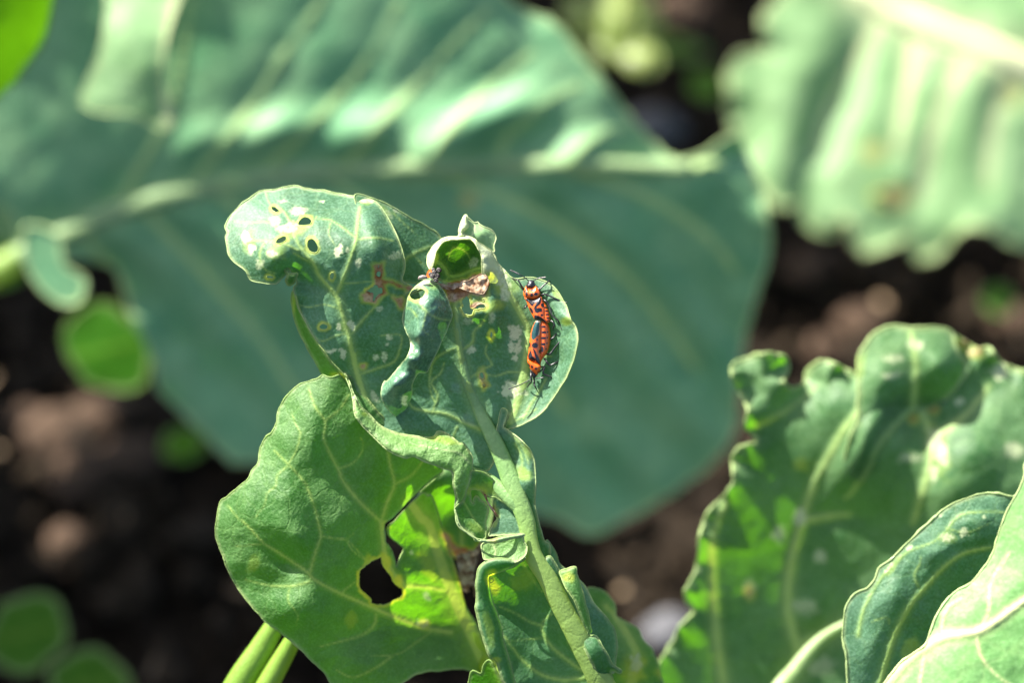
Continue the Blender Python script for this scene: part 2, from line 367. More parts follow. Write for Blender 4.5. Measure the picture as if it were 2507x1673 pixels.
M_gstalk = leaf_mat('green_stalk', (.13, .25, .025), (.20, .33, .05), (.3, .5, .01), tf=.25, vein=(.2, .34, .04), bl=.6, bump=.3)
M_cream = leaf_mat('cream_rib', (.62, .66, .34), (.72, .74, .46), (.6, .66, .15), tf=.15, vein=(.7, .72, .4), rough=.55)
M_shadeweed = leaf_mat('dim_weed_leaf', (.045, .120, .008), (.055, .14, .012), (.08, .28, .01), tf=.25, vein=(.07, .17, .02), bump=.4, scale=.6, spec=.1, rough=.7)  # dimmer twin of the weed green, shade put into its colour
M_weed = leaf_mat('weed_leaf', (.030, .14, .004), (.04, .17, .008), (.15, .42, .003), tf=.45, vein=(.10, .28, .02), bump=.4, scale=.6, spec=.12, rough=.7)
M_yweed = leaf_mat('yellowing_weed_leaf', (.13, .22, .03), (.26, .33, .07), (.4, .5, .03), tf=.35, vein=(.5, .55, .2), bump=.2, scale=.6)
M_stalk = leaf_mat('stalk', (.22, .38, .10), (.32, .46, .18), (.4, .62, .03), tf=.3, vein=(.30, .45, .12), bl=.6, rough=.4, bump=.3)
M_rib = leaf_mat('leaf_rib', (.11, .26, .06), (.20, .36, .12), (.35, .6, .04), tf=.2, vein=(.26, .40, .15), bl=.7, rough=.45, bump=.35)
M_brown = simple('dead_tissue', (.56, .44, .30), .8, .2, (.17, .075, .035), 1100, .9, trl=.25)
M_soil = simple('soil', (.020, .014, .009), .95, .1, (.008, .006, .004), 120, 1.0, dist=.004)
M_clod = simple('soil_clod', (.085, .056, .038), .95, .1, (.035, .024, .017), 160, 1.0, dist=.003)
M_crumb = simple('soil_crumb', (.034, .024, .015), .95, .1, (.012, .009, .006), 160, .8, dist=.003)
M_stone = simple('stone', (.11, .11, .12), .8, .3, (.07, .07, .075), 160, .5, dist=.002)

SHADE_LEAVES = [((-.20, .28, .33), (-.42, .42, .24), .10, .03), ((-.06, .47, .36), (-.36, .50, .28), .075, .03), ((.02, .58, .36), (-.34, .60, .26), .07, .03), ((-.20, .09, .27), (-.46, .34, .20), .085, .03)]  # unseen leaves added to keep the sun off the soil
# ------------------------------------------------------------------ soil
def soil():
    n = 300; half = .55; cx, cy = .0, .35
    xs = np.linspace(-1, 1, n); g = np.sign(xs)*np.abs(xs)**1.0*half
    # fine in the middle, running out to a far rim
    ext = np.concatenate([[-40, -12, -4, -1.6, -.9], g, [.9, 1.6, 4, 12, 40]]); m = len(ext)
    X, Y = np.meshgrid(ext+cx, ext+cy); fade = np.exp(-((X-cx)**2+(Y-cy)**2)/1.6)
    Z = (.012*fbm(X, Y, .07, 3, 4)+.006*np.abs(fbm(X, Y, .022, 9, 3)))*fade - .004
    V = np.stack([X.ravel(), Y.ravel(), Z.ravel()], 1)
    F = [(j*m+i, j*m+i+1, (j+1)*m+i+1, (j+1)*m+i) for j in range(m-1) for i in range(m-1)]
    o = mesh_obj('soil', V, F, M_soil); o['kind'] = 'structure'; return o
soil()
def clods():
    V = []; F = []
    ico = [(0, 0, 1), (.89, 0, .45), (.28, .85, .45), (-.72, .53, .45), (-.72, -.53, .45), (.28, -.85, .45), (.72, .53, -.45), (-.28, .85, -.45), (-.89, 0, -.45), (-.28, -.85, -.45), (.72, -.53, -.45), (0, 0, -1)]
    tri = [(0, 1, 2), (0, 2, 3), (0, 3, 4), (0, 4, 5), (0, 5, 1), (1, 6, 2), (2, 7, 3), (3, 8, 4), (4, 9, 5), (5, 10, 1), (6, 7, 2), (7, 8, 3), (8, 9, 4), (9, 10, 5), (10, 6, 1), (11, 7, 6), (11, 8, 7), (11, 9, 8), (11, 10, 9), (11, 6, 10)]
    for k in range(14000):
        x = random.uniform(-.35, .4); y = random.uniform(.0, .75); r = random.choice([.0008, .001, .0015, .002, .003, .003, .005])*random.uniform(.7, 1.3)
        b = len(V); s = (random.uniform(.8, 1.3), random.uniform(.8, 1.3), random.uniform(.5, .9)); a = random.uniform(0, 6.3)
        for p in ico:
            j = random.uniform(.75, 1.2); px, py, pz = p[0]*s[0]*j*r, p[1]*s[1]*j*r, p[2]*s[2]*j*r
            V.append((x+px*math.cos(a)-py*math.sin(a), y+px*math.sin(a)+py*math.cos(a), pz+r*.3-.001+.006*random.random()))
        F += [tuple(b+i for i in t) for t in tri]
    o = mesh_obj('soil_clods', V, F, M_crumb, smooth=False); o['kind'] = 'stuff'; o['label'] = 'loose crumbs and clods of dark brown soil under the leaves'; o['category'] = 'soil crumbs'
clods()
def gpoint(x, y, h=0.0):
    """where the ray through sheet point (x, y) meets the height h above the soil"""
    d = (Fn + Rn*((x-W/2)*.36/W) + Un*((H/2-y)*.36/W)); t = (h-Cn[2])/d[2]; return Cn+d*t
def off(d):   # sheet z for a distance d (m) from the camera
    return (d-D0)/U

# ================================================================== 1. the eaten plant in focus
front = empty('cabbage_plant', (.03, -.035, 0), 'eaten young cabbage plant in sharp focus carrying two red bugs on its curled top leaf', 'cabbage plant')
# --- top leaf: one sheet from the left lobe over the middle to the bowl with the bugs
ol = (c1((50, 405), (33, 360), (60, 300), (130, 215), (210, 150), (300, 88), (400, 78), (480, 60), (570, 47), (640, 62), (760, 78), (900, 105), (1030, 125), (1160, 150), (1240, 220), (1310, 340), (1370, 470), (1410, 600), (1415, 690), (1395, 775), (1470, 828)) +
      c2((170, 690), (330, 640), (460, 640), (560, 615), (660, 600), (740, 570), (755, 480), (750, 380), (800, 345), (850, 390), (875, 450), (930, 515), (1000, 572), (1100, 565), (1180, 572), (1270, 610), (1340, 680), (1400, 780), (1425, 860), (1440, 900), (1470, 940), (1490, 1010), (1480, 1120), (1450, 1220), (1400, 1340), (1330, 1450), (1260, 1550)) +
      c4((1880, 375), (1800, 445), (1700, 500), (1600, 535), (1545, 525), (1570, 470), (1590, 420), (1560, 500), (1530, 590), (1500, 680), (1470, 800), (1420, 860), (1330, 860), (1270, 800), (1150, 720), (900, 680), (700, 620), (560, 520), (450, 420), (400, 330), (380, 200), (330, 110)) +
      c1((930, 1495), (800, 1330), (700, 1180), (610, 1010), (575, 900), (560, 830), (585, 790), (560, 740), (530, 690), (500, 730), (440, 790), (400, 800), (320, 795), (230, 770), (190, 700), (110, 640), (70, 590), (50, 520), (36, 450)))
B = 0
depth = [(x, y, z) for (x, y), z in zip(
    c1((35, 400), (130, 215), (300, 88), (570, 47), (900, 105), (1160, 150), (1310, 340), (1415, 690), (250, 450), (500, 350), (800, 330), (1050, 400), (1200, 480), (400, 780), (230, 770), (560, 700), (450, 620), (800, 620), (1050, 700), (1250, 750),
       (600, 950), (900, 900), (1200, 950), (1400, 1000), (750, 1300), (1000, 1250), (1300, 1300), (950, 1480)),
    (70, 95, 120, 125, 110, 80, 50, 30, 15, 15, 5, -20, -30, -5, 10, 12, -38, -32, -35, -15,
     30, -5, 10, 25, 40, 20, 40, 60))]
depth += [(x, y, z) for (x, y), z in zip(
    c2((200, 1000), (330, 640), (560, 620), (750, 380), (755, 560), (870, 440), (860, 620), (1000, 575), (1000, 720), (560, 860), (800, 900), (1080, 900), (1200, 620), (1150, 800), (1330, 690), (1250, 850), (1440, 900), (1320, 1000), (600, 1150), (850, 1150), (1100, 1150), (1490, 1010), (1360, 1200), (1480, 1120), (1400, 1340), (1200, 1350), (950, 1350), (650, 1400), (300, 1300), (1260, 1550), (1050, 1500), (800, 1500)),
    (30, 30, 20, 30, 10, 40, 5, 25, 12, 0, 15, 22, 18, 14, 5, 8, -25, 0, 20, 35, 28, -48, 0, -50, -25, 22, 40, 35, 50, 0, 38, 45))]
depth += [(x, y, z) for (x, y), z in zip(c4((1880, 375), (1700, 480), (1560, 520), (1500, 700), (1350, 840), (1100, 560), (800, 500), (600, 400), (450, 250), (1200, 400), (1100, 700), (700, 600)), (0, 20, 40, 55, 60, 60, 65, 70, 65, 55, 60, 70))]
def E(*p): return [tuple(q) for q in p]
def ell(cfun, cx, cy, rx, ry, ang=0, n=10):
    o = []
    for k in range(n):
        a = 2*math.pi*k/n; u, v = rx*math.cos(a)*random.uniform(.93, 1.07), ry*math.sin(a)*random.uniform(.93, 1.07); A = math.radians(ang)
        o.append((cx+u*math.cos(A)-v*math.sin(A), cy+u*math.sin(A)+v*math.cos(A)))
    return cfun(*o)
def sp(cfun, *L):
    o = []
    for (x, y, rx, ry, a, s) in L:
        p = cfun((x, y))[0]; q = cfun((x+100, y))[0]; k = (q[0]-p[0])/100; o.append((p[0], p[1], rx*k, ry*k, a, s))
    return o
holes = [c1((595, 345), (610, 310), (640, 288), (680, 292), (700, 320), (685, 345), (640, 352)),
         c1((425, 485), (440, 455), (480, 435), (503, 440), (500, 465), (460, 490)),
         c1((663, 500), (672, 465), (705, 453), (735, 480), (752, 530), (730, 562), (695, 555), (670, 530)),
         ell(c1, 855, 740, 17, 28), ell(c1, 790, 1130, 32, 24), ell(c1, 380, 748, 30, 11, 5),
         {'p': c1((385, 210), (420, 208), (445, 225), (450, 240), (420, 250), (395, 235)), 'jag': 3},
         {'p': ell(c1, 1213, 728, 22, 25), 'jag': 2}, {'p': ell(c1, 1213, 668, 8, 16), 'jag': 1},
         {'p': c1((1120, 850), (1160, 830), (1190, 803), (1215, 830), (1240, 830), (1243, 870), (1215, 885), (1200, 905), (1180, 935), (1160, 925), (1165, 890), (1150, 870)), 'jag': 4},
         {'p': c2((600, 770), (610, 720), (635, 700), (660, 725), (668, 790), (690, 798), (740, 765), (785, 790), (745, 808), (700, 812), (680, 850), (640, 850), (605, 830)), 'jag': 4},
         ell(c2, 825, 1003, 10, 22), ell(c2, 752, 1318, 17, 28, -20), ell(c2, 770, 1390, 10, 10),
         {'p': ell(c2, 765, 738, 9, 12), 'jag': 2}]
veins = [(c1((1065, 1568), (1020, 1380), (980, 1180), (930, 1010), (890, 890)), 7, 7), (c1((890, 890), (820, 810), (760, 740), (715, 650), (665, 580)), 6.5, 4),
         (c1((890, 880), (950, 740), (1000, 600), (1040, 460), (1050, 340), (1070, 210)), 6, 3.5), (c1((665, 580), (600, 500), (570, 420), (520, 290), (440, 200)), 4, 2),
         (c1((600, 545), (480, 490), (350, 470), (230, 470)), 3.5, 1.5), (c1((1040, 460), (1180, 445), (1330, 470)), 3, 1.5), (c1((1040, 450), (940, 370), (840, 310), (720, 300)), 2.6, 1.2),
         (c1((1010, 1180), (1080, 1090), (1180, 980), (1250, 900)), 4, 2), (c1((930, 1000), (800, 960), (680, 980), (600, 960)), 2, 1), (c1((930, 800), (1060, 790), (1180, 780)), 2, 1),
         (c1((715, 640), (640, 610), (560, 560)), 3, 2), (c1((570, 420), (640, 400), (700, 330), (740, 280)), 2.2, 1), (c1((350, 470), (300, 560), (330, 680), (420, 720)), 2.5, 1.2),
         (c1((1060, 1500), (1200, 1450), (1330, 1400), (1380, 1290), (1390, 1200), (1330, 1190), (1230, 1200)), 3, 1.4), (c1((980, 1180), (880, 1200), (780, 1240), (680, 1180)), 2, 1),
         (c1((500, 440), (380, 330), (230, 330), (100, 320)), 2.2, 1), (c1((350, 100), (370, 170), (440, 250)), 2, 1), (c1((850, 310), (830, 420), (880, 500)), 1.8, 1),
         (c4((560, 440), (500, 330), (450, 200), (410, 60), (395, -40)), 8, 8),
         # middle and bowl
         (c2((720, 1568), (640, 1380), (590, 1150), (560, 950), (535, 700)), 12, 7), (c2((1010, 1560), (1060, 1350), (1095, 1150), (1110, 980), (1060, 860), (990, 740), (920, 620), (850, 520), (800, 440)), 11, 9),
         (c4((1600, 480), (1640, 380), (1700, 200), (1720, 60)), 10, 9), (c4((1370, 540), (1250, 490), (1100, 420), (960, 400), (850, 370), (800, 300)), 6, 2.5), (c4((1190, 520), (1160, 600), (1180, 700)), 3, 1.5),
         (c4((1000, 400), (1040, 280), (990, 180), (1060, 110), (1090, 30)), 3, 1.5), (c2((600, 1120), (680, 1060), (690, 980), (760, 910), (800, 830)), 4, 2), (c2((640, 1350), (760, 1270), (830, 1230), (780, 1150), (790, 1080)), 3, 1.5),
         (c2((1075, 1300), (960, 1290), (860, 1320), (760, 1300)), 3, 1.3), (c2((560, 1100), (430, 1160), (370, 1230), (350, 1400), (390, 1520)), 3, 1.5), (c4((1700, 450), (1760, 340), (1830, 230), (1870, 150)), 4, 2),
         (c4((1590, 500), (1700, 440), (1800, 380)), 3, 1.5), (c2((1100, 1000), (1180, 960), (1260, 970)), 2.5, 1.2), (c2((1110, 1100), (1200, 1160), (1290, 1170)), 2.5, 1.2)]
spots = sp(c1, (900, 540, 36, 62, 10, .95), (1060, 635, 24, 40, 10, .7), (975, 540, 12, 25, 0, .5), (870, 1310, 55, 20, -12, .95), (940, 1340, 25, 32, 20, .9), (1290, 1215, 40, 32, 20, .7), (1280, 1265, 15, 18, 0, .6), (1185, 1365, 28, 22, 0, .7), (1260, 1360, 27, 38, 0, .7), (1215, 990, 38, 24, 0, .55),
           (910, 1130, 20, 42, 0, .8), (1000, 1110, 25, 55, -20, .8), (190, 440, 38, 55, -10, .75), (235, 540, 38, 40, 0, .85), (300, 650, 35, 45, 0, .5), (400, 570, 55, 35, 0, .6), (520, 370, 90, 50, -20, .7), (1340, 580, 45, 40, 0, .4), (600, 240, 80, 40, 0, .45), (480, 165, 30, 14, 0, .4), (770, 165, 25, 12, 10, .5), (420, 310, 50, 40, 0, .45), (1110, 160, 60, 20, 5, .7)) + \
        sp(c2, (1005, 990, 60, 65, 0, .95), (975, 1090, 28, 60, -12, .9), (1030, 1100, 24, 70, 15, .9), (1010, 1180, 34, 25, 0, .9), (970, 1430, 80, 65, 0, .95), (1090, 1450, 22, 28, 0, .6), (670, 1120, 45, 34, 20, .75), (900, 560, 60, 110, -30, .8), (940, 700, 50, 60, 0, .6), (830, 870, 30, 60, 0, .5), (640, 900, 50, 30, 0, .4), (150, 1500, 36, 28, 0, .5)) + \
        sp(c4, (560, 290, 30, 60, -30, .5))
yel = sp(c2, (880, 620, 90, 110, 0, .8), (850, 780, 110, 70, 0, .7), (820, 1000, 32, 60, 0, .9), (800, 380, 60, 80, 0, .5), (760, 1380, 40, 60, 0, .6), (1400, 900, 50, 40, 0, .8), (1330, 700, 60, 30, 50, .7), (990, 640, 60, 90, -35, .5)) + sp(c1, (560, 380, 130, 70, -20, .7), (420, 560, 90, 70, 0, .5), (220, 480, 60, 110, 0, .5), (1110, 170, 90, 30, 0, .6), (960, 1130, 70, 60, 0, .35))
browns = [(c1((1165, 655), (1240, 645), (1250, 700), (1240, 760), (1330, 785), (1470, 828), (1440, 850), (1300, 800), (1250, 800), (1262, 870), (1180, 945), (1100, 935), (1090, 890), (1130, 845), (1190, 800), (1185, 730)), 1), (c1((1330, 910), (1390, 905), (1410, 990), (1380, 980)), .9),
          (c2((455, 640), (540, 610), (640, 600), (755, 560), (800, 640), (780, 700), (790, 760), (740, 700), (690, 690), (600, 720), (560, 760), (500, 740)), 1), (c2((660, 790), (720, 740), (780, 770), (760, 800)), 1), (c2((480, 700), (510, 760), (505, 830), (485, 800)), .7),
          (c2((755, 1270), (775, 1300), (790, 1400), (765, 1420), (735, 1330)), .5), (c1((1090, 1425), (1110, 1420), (1100, 1450), (1085, 1445)), .8)]
top = sheet('leaf', ol, depth, M_glauc, front, g=4.0, holes=holes, veins=veins, spots=spots, yel=yel, browns=browns, pucker=5, rough=3.5, rsc=45, halo=8.5, seed=3, vh=3.5, gloss=.12, metal=[c4((1080, 160), (1130, 60), (1170, 120), (1230, 280), (1260, 380), (1370, 500), (1340, 540), (1200, 480), (1090, 400)), c4((1290, 590), (1330, 560), (1400, 620), (1440, 700), (1460, 770), (1400, 830), (1320, 790), (1310, 700))],
            bulges=[(*c1((700, 620))[0], 60, 14, 35, 8), (*c1((640, 790))[0], 60, 18, 25, -14), (*c2((840, 850))[0], 22, 50, -10, 26), (*c2((700, 850))[0], 34, 16, -20, 14), (*c2((1330, 780))[0], 20, 60, -30, 8), (*c2((1430, 880))[0], 30, 12, 20, 12), (*c1((1180, 420))[0], 20, 110, -22, 14)],
            label='holed, curling blue-green leaf with a bowl at its right end')
ztop = sheet.z
def follow(cpts, w0, w1, zf, lift=0):
    n = len(cpts); return [(x, y, zf(x, y)-lift, w0+(w1-w0)*i/(n-1)) for i, (x, y) in enumerate(cpts)]
# layer of the lobe turned behind
sheet('back_fold', c1((1030, 122), (1180, 148), (1330, 215), (1450, 290), (1568, 350), (1680, 430), (1740, 600), (1700, 760), (1560, 800), (1440, 790), (1300, 780), (1200, 600), (1100, 350)),
      [(x, y, z) for (x, y), z in zip(c1((1030, 122), (1330, 215), (1568, 350), (1700, 450), (1700, 760), (1420, 780), (1450, 500), (1250, 400)), (70, 95, 130, 150, 110, 70, 90, 60))],
      M_glauc, top, g=5, veins=[(c1((1415, 610), (1480, 570), (1568, 530), (1680, 500)), 4, 2), (c1((1480, 570), (1540, 640), (1600, 680)), 2, 1), (c1((1320, 250), (1400, 330), (1500, 420)), 2, 1)], spots=sp(c1, (1350, 240, 30, 15, 30, .5), (1290, 270, 50, 30, 40, .3)), yel=sp(c1, (1250, 240, 90, 50, 40, .6)), rough=3, seed=5)
# long folded cone with a hole near its top
sheet('folded_ridge', c2((345, 565), (280, 600), (215, 660), (165, 770), (140, 880), (165, 970), (205, 1060), (190, 1150), (110, 1250), (20, 1360)) + c4((632, 165), (612, 215), (604, 280), (630, 350), (685, 415), (735, 448), (775, 436), (800, 400), (840, 280), (850, 180), (895, 110)) + c2((330, 1290), (375, 1200), (430, 1090), (480, 980), (525, 860), (505, 770), (470, 690), (400, 595)),
      [(x, y, z) for (x, y), z in zip(c2((345, 565), (165, 770), (140, 880), (205, 1060), (110, 1250), (20, 1360), (250, 700), (260, 880), (240, 1020), (190, 1180), (60, 1370), (380, 700), (400, 850), (330, 1040), (270, 1200), (520, 850), (440, 960), (315, 1200), (470, 690)), (10, -5, 15, 20, 25, 35, -50, -72, -76, -66, -45, -60, -68, -66, -48, -22, -25, -15, -12))] +
      [(x, y, z) for (x, y), z in zip(c4((520, 220), (480, 260), (700, 450), (840, 280), (720, 120), (660, 230), (640, 340)), (55, 60, 62, 55, -20, -10, 25))],
      M_ridge, top, g=4, holes=[ell(c2, 255, 690, 62, 40, -22)], veins=[(c2((255, 740), (330, 830), (420, 880), (500, 890)), 3, 1.5), (c2((330, 830), (300, 960), (340, 1000)), 2, 1), (c2((250, 860), (200, 800), (160, 800)), 2, 1)],
      spots=sp(c2, (190, 1100, 34, 60, 0, .8), (320, 610, 60, 26, -10, .6)) + sp(c4, (780, 310, 34, 40, 0, .95), (560, 290, 24, 80, -35, .6)), yel=sp(c2, (250, 690, 90, 65, -20, .6), (380, 620, 50, 40, 0, .4)), rough=10, rsc=42, halo=9, seed=8, gloss=.35, edge=.7, rimw=2.5)
# rounded cup: hollow, and the pale wall wrapped round it
sheet('cup_hollow', c8((360, 1020), (400, 860), (440, 750), (530, 610), (640, 560), (800, 550), (960, 545), (1060, 600), (1140, 720), (1180, 830), (1185, 960), (1190, 1110), (1050, 1200), (850, 1260), (650, 1285), (520, 1230), (430, 1130)),
      [(x, y, z) for (x, y), z in zip(c8((360, 1020), (440, 750), (640, 560), (960, 545), (1160, 800), (1190, 1110), (850, 1260), (520, 1230), (780, 850), (600, 800), (950, 800), (780, 1050)), (-20, -10, -15, 0, 0, 0, 5, 0, 50, 24, 58, 40))],
      M_cup, top, g=3, veins=[(c8((430, 910), (520, 960), (600, 1060), (650, 1150), (800, 1140), (930, 1090), (1060, 1040), (1170, 1020)), 6, 4), (c8((650, 1150), (600, 1220), (560, 1260)), 3, 2), (c8((720, 690), (860, 720), (960, 820), (1000, 900)), 2, 1), (c8((720, 690), (650, 800), (640, 900)), 2, 1)], spots=sp(c8, (1040, 930, 60, 90, 40, .5)),
      yel=sp(c8, (440, 880, 60, 170, 12, .6), (600, 1230, 120, 40, 5, .35)), browns=[(c8((950, 1220), (1040, 1150), (1170, 1100), (1190, 1110), (1050, 1200), (850, 1262), (650, 1288), (640, 1270)), 1)], seed=9, rough=9, rsc=26)  # left yellow patch paints in the backlit strip of the cup
ring_o = c8((345, 1040), (300, 960), (300, 860), (330, 770), (420, 650), (530, 560), (640, 525), (790, 525), (930, 522), (1040, 550), (1130, 620), (1230, 690), (1320, 740), (1370, 830), (1420, 950), (1490, 1020), (1530, 1120), (1400, 1300), (1200, 1240))
ring_i = c8((1185, 1110), (1175, 960), (1165, 820), (1125, 730), (1050, 605), (960, 560), (800, 570), (640, 578), (540, 620), (450, 755), (415, 880), (375, 1030))
sheet('cup_wall', ring_o+ring_i, [(x, y, z) for (x, y), z in zip(ring_o, (0, 15, 20, 22, 25, 25, 22, 22, 20, 15, 15, 20, 28, 30, 30, 28, 25, 15, 5))] + [(x, y, z) for (x, y), z in zip(ring_i, (-6, -14, -20, -24, -28, -30, -34, -34, -34, -34, -32, -25))] + [(x, y, -24) for x, y in c8((1250, 850), (1290, 1010))],
      M_curl, top, g=3, inflate=(8, 10), spots=sp(c8, (1300, 1000, 120, 150, 30, .5)), yel=sp(c8, (1300, 1150, 120, 80, 0, .6)), rough=3, rsc=24, seed=12)
sheet('upright_flap', c8((905, 178), (940, 200), (1000, 260), (1060, 300), (1110, 290), (1140, 320), (1220, 365), (1320, 405), (1385, 480), (1405, 560), (1375, 650), (1375, 760), (1250, 720), (1100, 640), (970, 530), (900, 500), (880, 430), (900, 300)),
      [(x, y, z) for (x, y), z in zip(c8((905, 178), (1140, 320), (1385, 480), (1375, 760), (1100, 640), (900, 500), (1150, 480)), (35, 45, 50, 40, 30, 25, 22))], M_pale, top, g=3.5, seed=14, veins=[(c8((1000, 540), (1050, 420), (1060, 320)), 2, 1)])
sheet('flap_curl', c8((905, 176), (850, 260), (820, 340), (805, 420), (815, 470), (795, 530), (870, 530), (970, 520), (960, 500), (900, 490), (875, 440), (930, 400), (962, 350), (950, 290), (935, 200)),
      [(x, y, z) for (x, y), z in zip(c8((905, 176), (820, 340), (795, 530), (970, 520), (962, 350)), (30, 20, 15, 18, 20))], M_curl, top, g=3, inflate=(9, 9), seed=15)
# left folded edge, lit from behind
sheet('folded_edge', c1((555, 860), (540, 930), (560, 1040), (600, 1160), (680, 1320), (770, 1480), (800, 1530), (845, 1568), (900, 1540), (960, 1560), (980, 1530), (900, 1450), (800, 1330), (700, 1180), (615, 1010), (580, 900)),
      [(x, y, z) for (x, y), z in zip(c1((555, 860), (560, 1040), (770, 1480), (950, 1540), (800, 1330), (580, 900)), (40, 70, 95, 60, 35, 18))], M_green, top, g=4, seed=16, yel=sp(c1, (900, 1520, 90, 50, 0, .8), (560, 960, 20, 90, 0, .5)))
sheet('pinched_edge', c1((497, 770), (510, 730), (480, 690), (505, 672), (530, 690), (535, 720), (590, 720), (580, 760), (560, 800), (520, 812)),
      [(x, y, z) for (x, y), z in zip(c1((497, 790), (505, 672), (590, 720), (560, 800), (535, 740)), (0, 0, -10, 0, -25))], M_green, top, g=3, inflate=(10, 10), seed=17)
# the long rolled lower margin
sheet('rolled_margin', c4((330, 110), (370, 180), (395, 260), (440, 350), (500, 410), (590, 500), (680, 550), (800, 580), (900, 595), (1000, 600), (1045, 555), (1120, 580), (1200, 640), (1240, 648), (1300, 740), (1305, 850), (1285, 920), (1240, 1080), (1190, 1150), (1170, 1140), (1180, 1060), (1160, 970), (1150, 870), (1050, 830), (950, 790), (860, 750), (790, 762), (700, 722), (640, 690), (550, 600), (450, 500), (405, 420), (392, 330), (375, 240), (340, 150)),
      [(x, y, z) for (x, y), z in zip(c4((330, 110), (395, 260), (400, 400), (500, 410), (450, 500), (800, 580), (640, 690), (1000, 600), (860, 750), (1150, 870), (1200, 640), (1300, 740), (1285, 920), (1170, 1060), (1180, 1150)), (50, 30, 10, 40, 5, 30, -5, 20, -20, -15, 15, 15, 0, 0, 10))],
      M_under, top, g=4, inflate=(17, 30), rough=7, rsc=34, seed=18, spots=sp(c4, (410, 290, 25, 30, 0, .8)), yel=sp(c4, (1100, 620, 160, 30, 12, .9), (480, 420, 30, 20, 0, .7)), veins=[(c4((1290, 800), (1200, 720), (1050, 690), (900, 660)), 1.8, 1)])
# the strong rib and its fork
rib = [(x, y, ztop(x, y)+zo, r) for (x, y), zo, r in zip(c2((528, 640), (540, 760), (560, 900), (590, 1120), (640, 1370), (720, 1568)), (2, 1, 0, 0, 0, 0), (4, 6, 8, 10, 12, 15))]
rib += [(x, y, z, r) for (x, y), z, r in zip(c4((1420, 520), (1500, 680), (1570, 850), (1640, 1030), (1720, 1250)), (38, 30, 22, 14, 8), (20, 23, 26, 26, 25))]
rib += [(x, y, z, r) for (x, y), z, r in zip(c7((760, 620), (870, 800), (980, 1020), (1120, 1280), (1260, 1560), (1420, 1900), (1500, 2400)), (4, 4, 8, 16, 30, 70, 200), (25, 27, 29, 31, 34, 40, 46))]
rib = [(x, y, z, r*.88) for x, y, z, r in rib]
tube('midrib', rib, M_rib, top, ns=18, flat=.5, step=8, mask=(.35, 0, 0, 0), groove=.08, yg=(1150, 1400, 1.0))
tube('vein', [(x, y, z, r) for (x, y), z, r in zip(c4((1290, 850), (1400, 900), (1510, 990), (1610, 1090), (1690, 1200)), (52, 40, 26, 14, 8), (8, 13, 17, 18, 10))], M_rib, top, ns=12, flat=.6, mask=(.3, 0, 0, 0))
tube('stalk', [(x, y, z, r) for (x, y), z, r in zip(c7((1440, 2000), (1560, 2600), (1560, 3400), (1300, 4200)), (90, 260, 600, 1200), (42, 50, 60, 70))], M_stalk, top, ns=14, step=20)
# strip of blade right of the rib
sheet('blade_margin', c4((1530, 380), (1575, 400), (1560, 470), (1545, 520), (1600, 560), (1700, 640), (1770, 740), (1792, 880), (1790, 1100), (1815, 1250), (1860, 1400)) + c7((885, 560), (890, 720), (860, 700), (780, 560), (700, 380), (640, 200), (600, 60)) + c4((1600, 1020), (1550, 850), (1500, 680), (1490, 600), (1505, 480)),
      [(x, y, z) for (x, y), z in zip(c4((1530, 380), (1560, 470), (1505, 480), (1700, 640), (1792, 880), (1790, 1100), (1860, 1400), (1600, 1020), (1700, 1200), (1550, 850), (1650, 700), (1720, 950)), (20, 25, 25, 5, 10, 20, 30, 35, 25, 35, 30, -5))],
      M_glauc, top, g=4, rough=3, seed=19, veins=[(c4((1640, 650), (1690, 780), (1660, 900), (1640, 980)), 3, 1.5), (c4((1600, 560), (1690, 680), (1740, 800)), 3, 2)], yel=sp(c4, (1700, 880, 70, 80, -60, .8), (1740, 720, 30, 90, -20, .6)), bulges=[(*c4((1740, 820))[0], 14, 70, -10, 12)])
# lower lobes hanging from the rolled margin
sheet('lower_lobe', c4((1285, 920), (1300, 860), (1400, 880), (1520, 980), (1620, 1080), (1640, 1150), (1560, 1110), (1480, 1060), (1440, 1060), (1400, 1045), (1370, 1015), (1300, 1000), (1290, 1060), (1310, 1110), (1330, 1050), (1370, 1085), (1410, 1110), (1430, 1170), (1410, 1250), (1405, 1375), (1330, 1400), (1310, 1350), (1230, 1290), (1190, 1230), (1172, 1150), (1240, 1080)),
      [(x, y, z) for (x, y), z in zip(c4((1285, 920), (1520, 980), (1640, 1150), (1400, 1045), (1300, 1000), (1430, 1170), (1405, 1375), (1310, 1350), (1190, 1230), (1280, 1180)), (0, 25, 20, 20, 10, 15, 15, -5, -15, 20))],
      M_green, top, g=3.5, jag=1.5, veins=[(c4((1235, 1090), (1300, 1200), (1400, 1340)), 2.4, 1)], yel=sp(c4, (1340, 1020, 120, 60, 0, .8), (1340, 1300, 90, 40, 30, .4), (1450, 1000, 120, 60, 20, .5)), browns=[(c4((1375, 1010), (1410, 1020), (1440, 1100), (1415, 1100), (1385, 1060)), 1)], seed=21, rough=2)
sheet('torn_flap', c4((1480, 1065), (1560, 1110), (1640, 1160), (1680, 1300), (1700, 1345), (1600, 1350), (1440, 1362), (1455, 1290), (1490, 1220), (1470, 1150)),
      [(x, y, z) for (x, y), z in zip(c4((1480, 1065), (1640, 1160), (1700, 1345), (1440, 1362), (1470, 1150), (1570, 1250)), (30, 25, 10, 15, 30, 18))], M_glauc, top, g=3.5, jag=2.5, yel=sp(c4, (1470, 1200, 30, 120, 0, .8)), browns=[(c4((1440, 1130), (1475, 1120), (1500, 1210), (1480, 1200)), .9)], seed=22)
tube('dry_thread', [(x, y, z, r) for (x, y), z, r in zip(c4((1400, 1040), (1430, 1110), (1465, 1160), (1500, 1212)), (15, 15, 18, 20), (2.5, 2, 3, 2))], M_brown, top, ns=6)
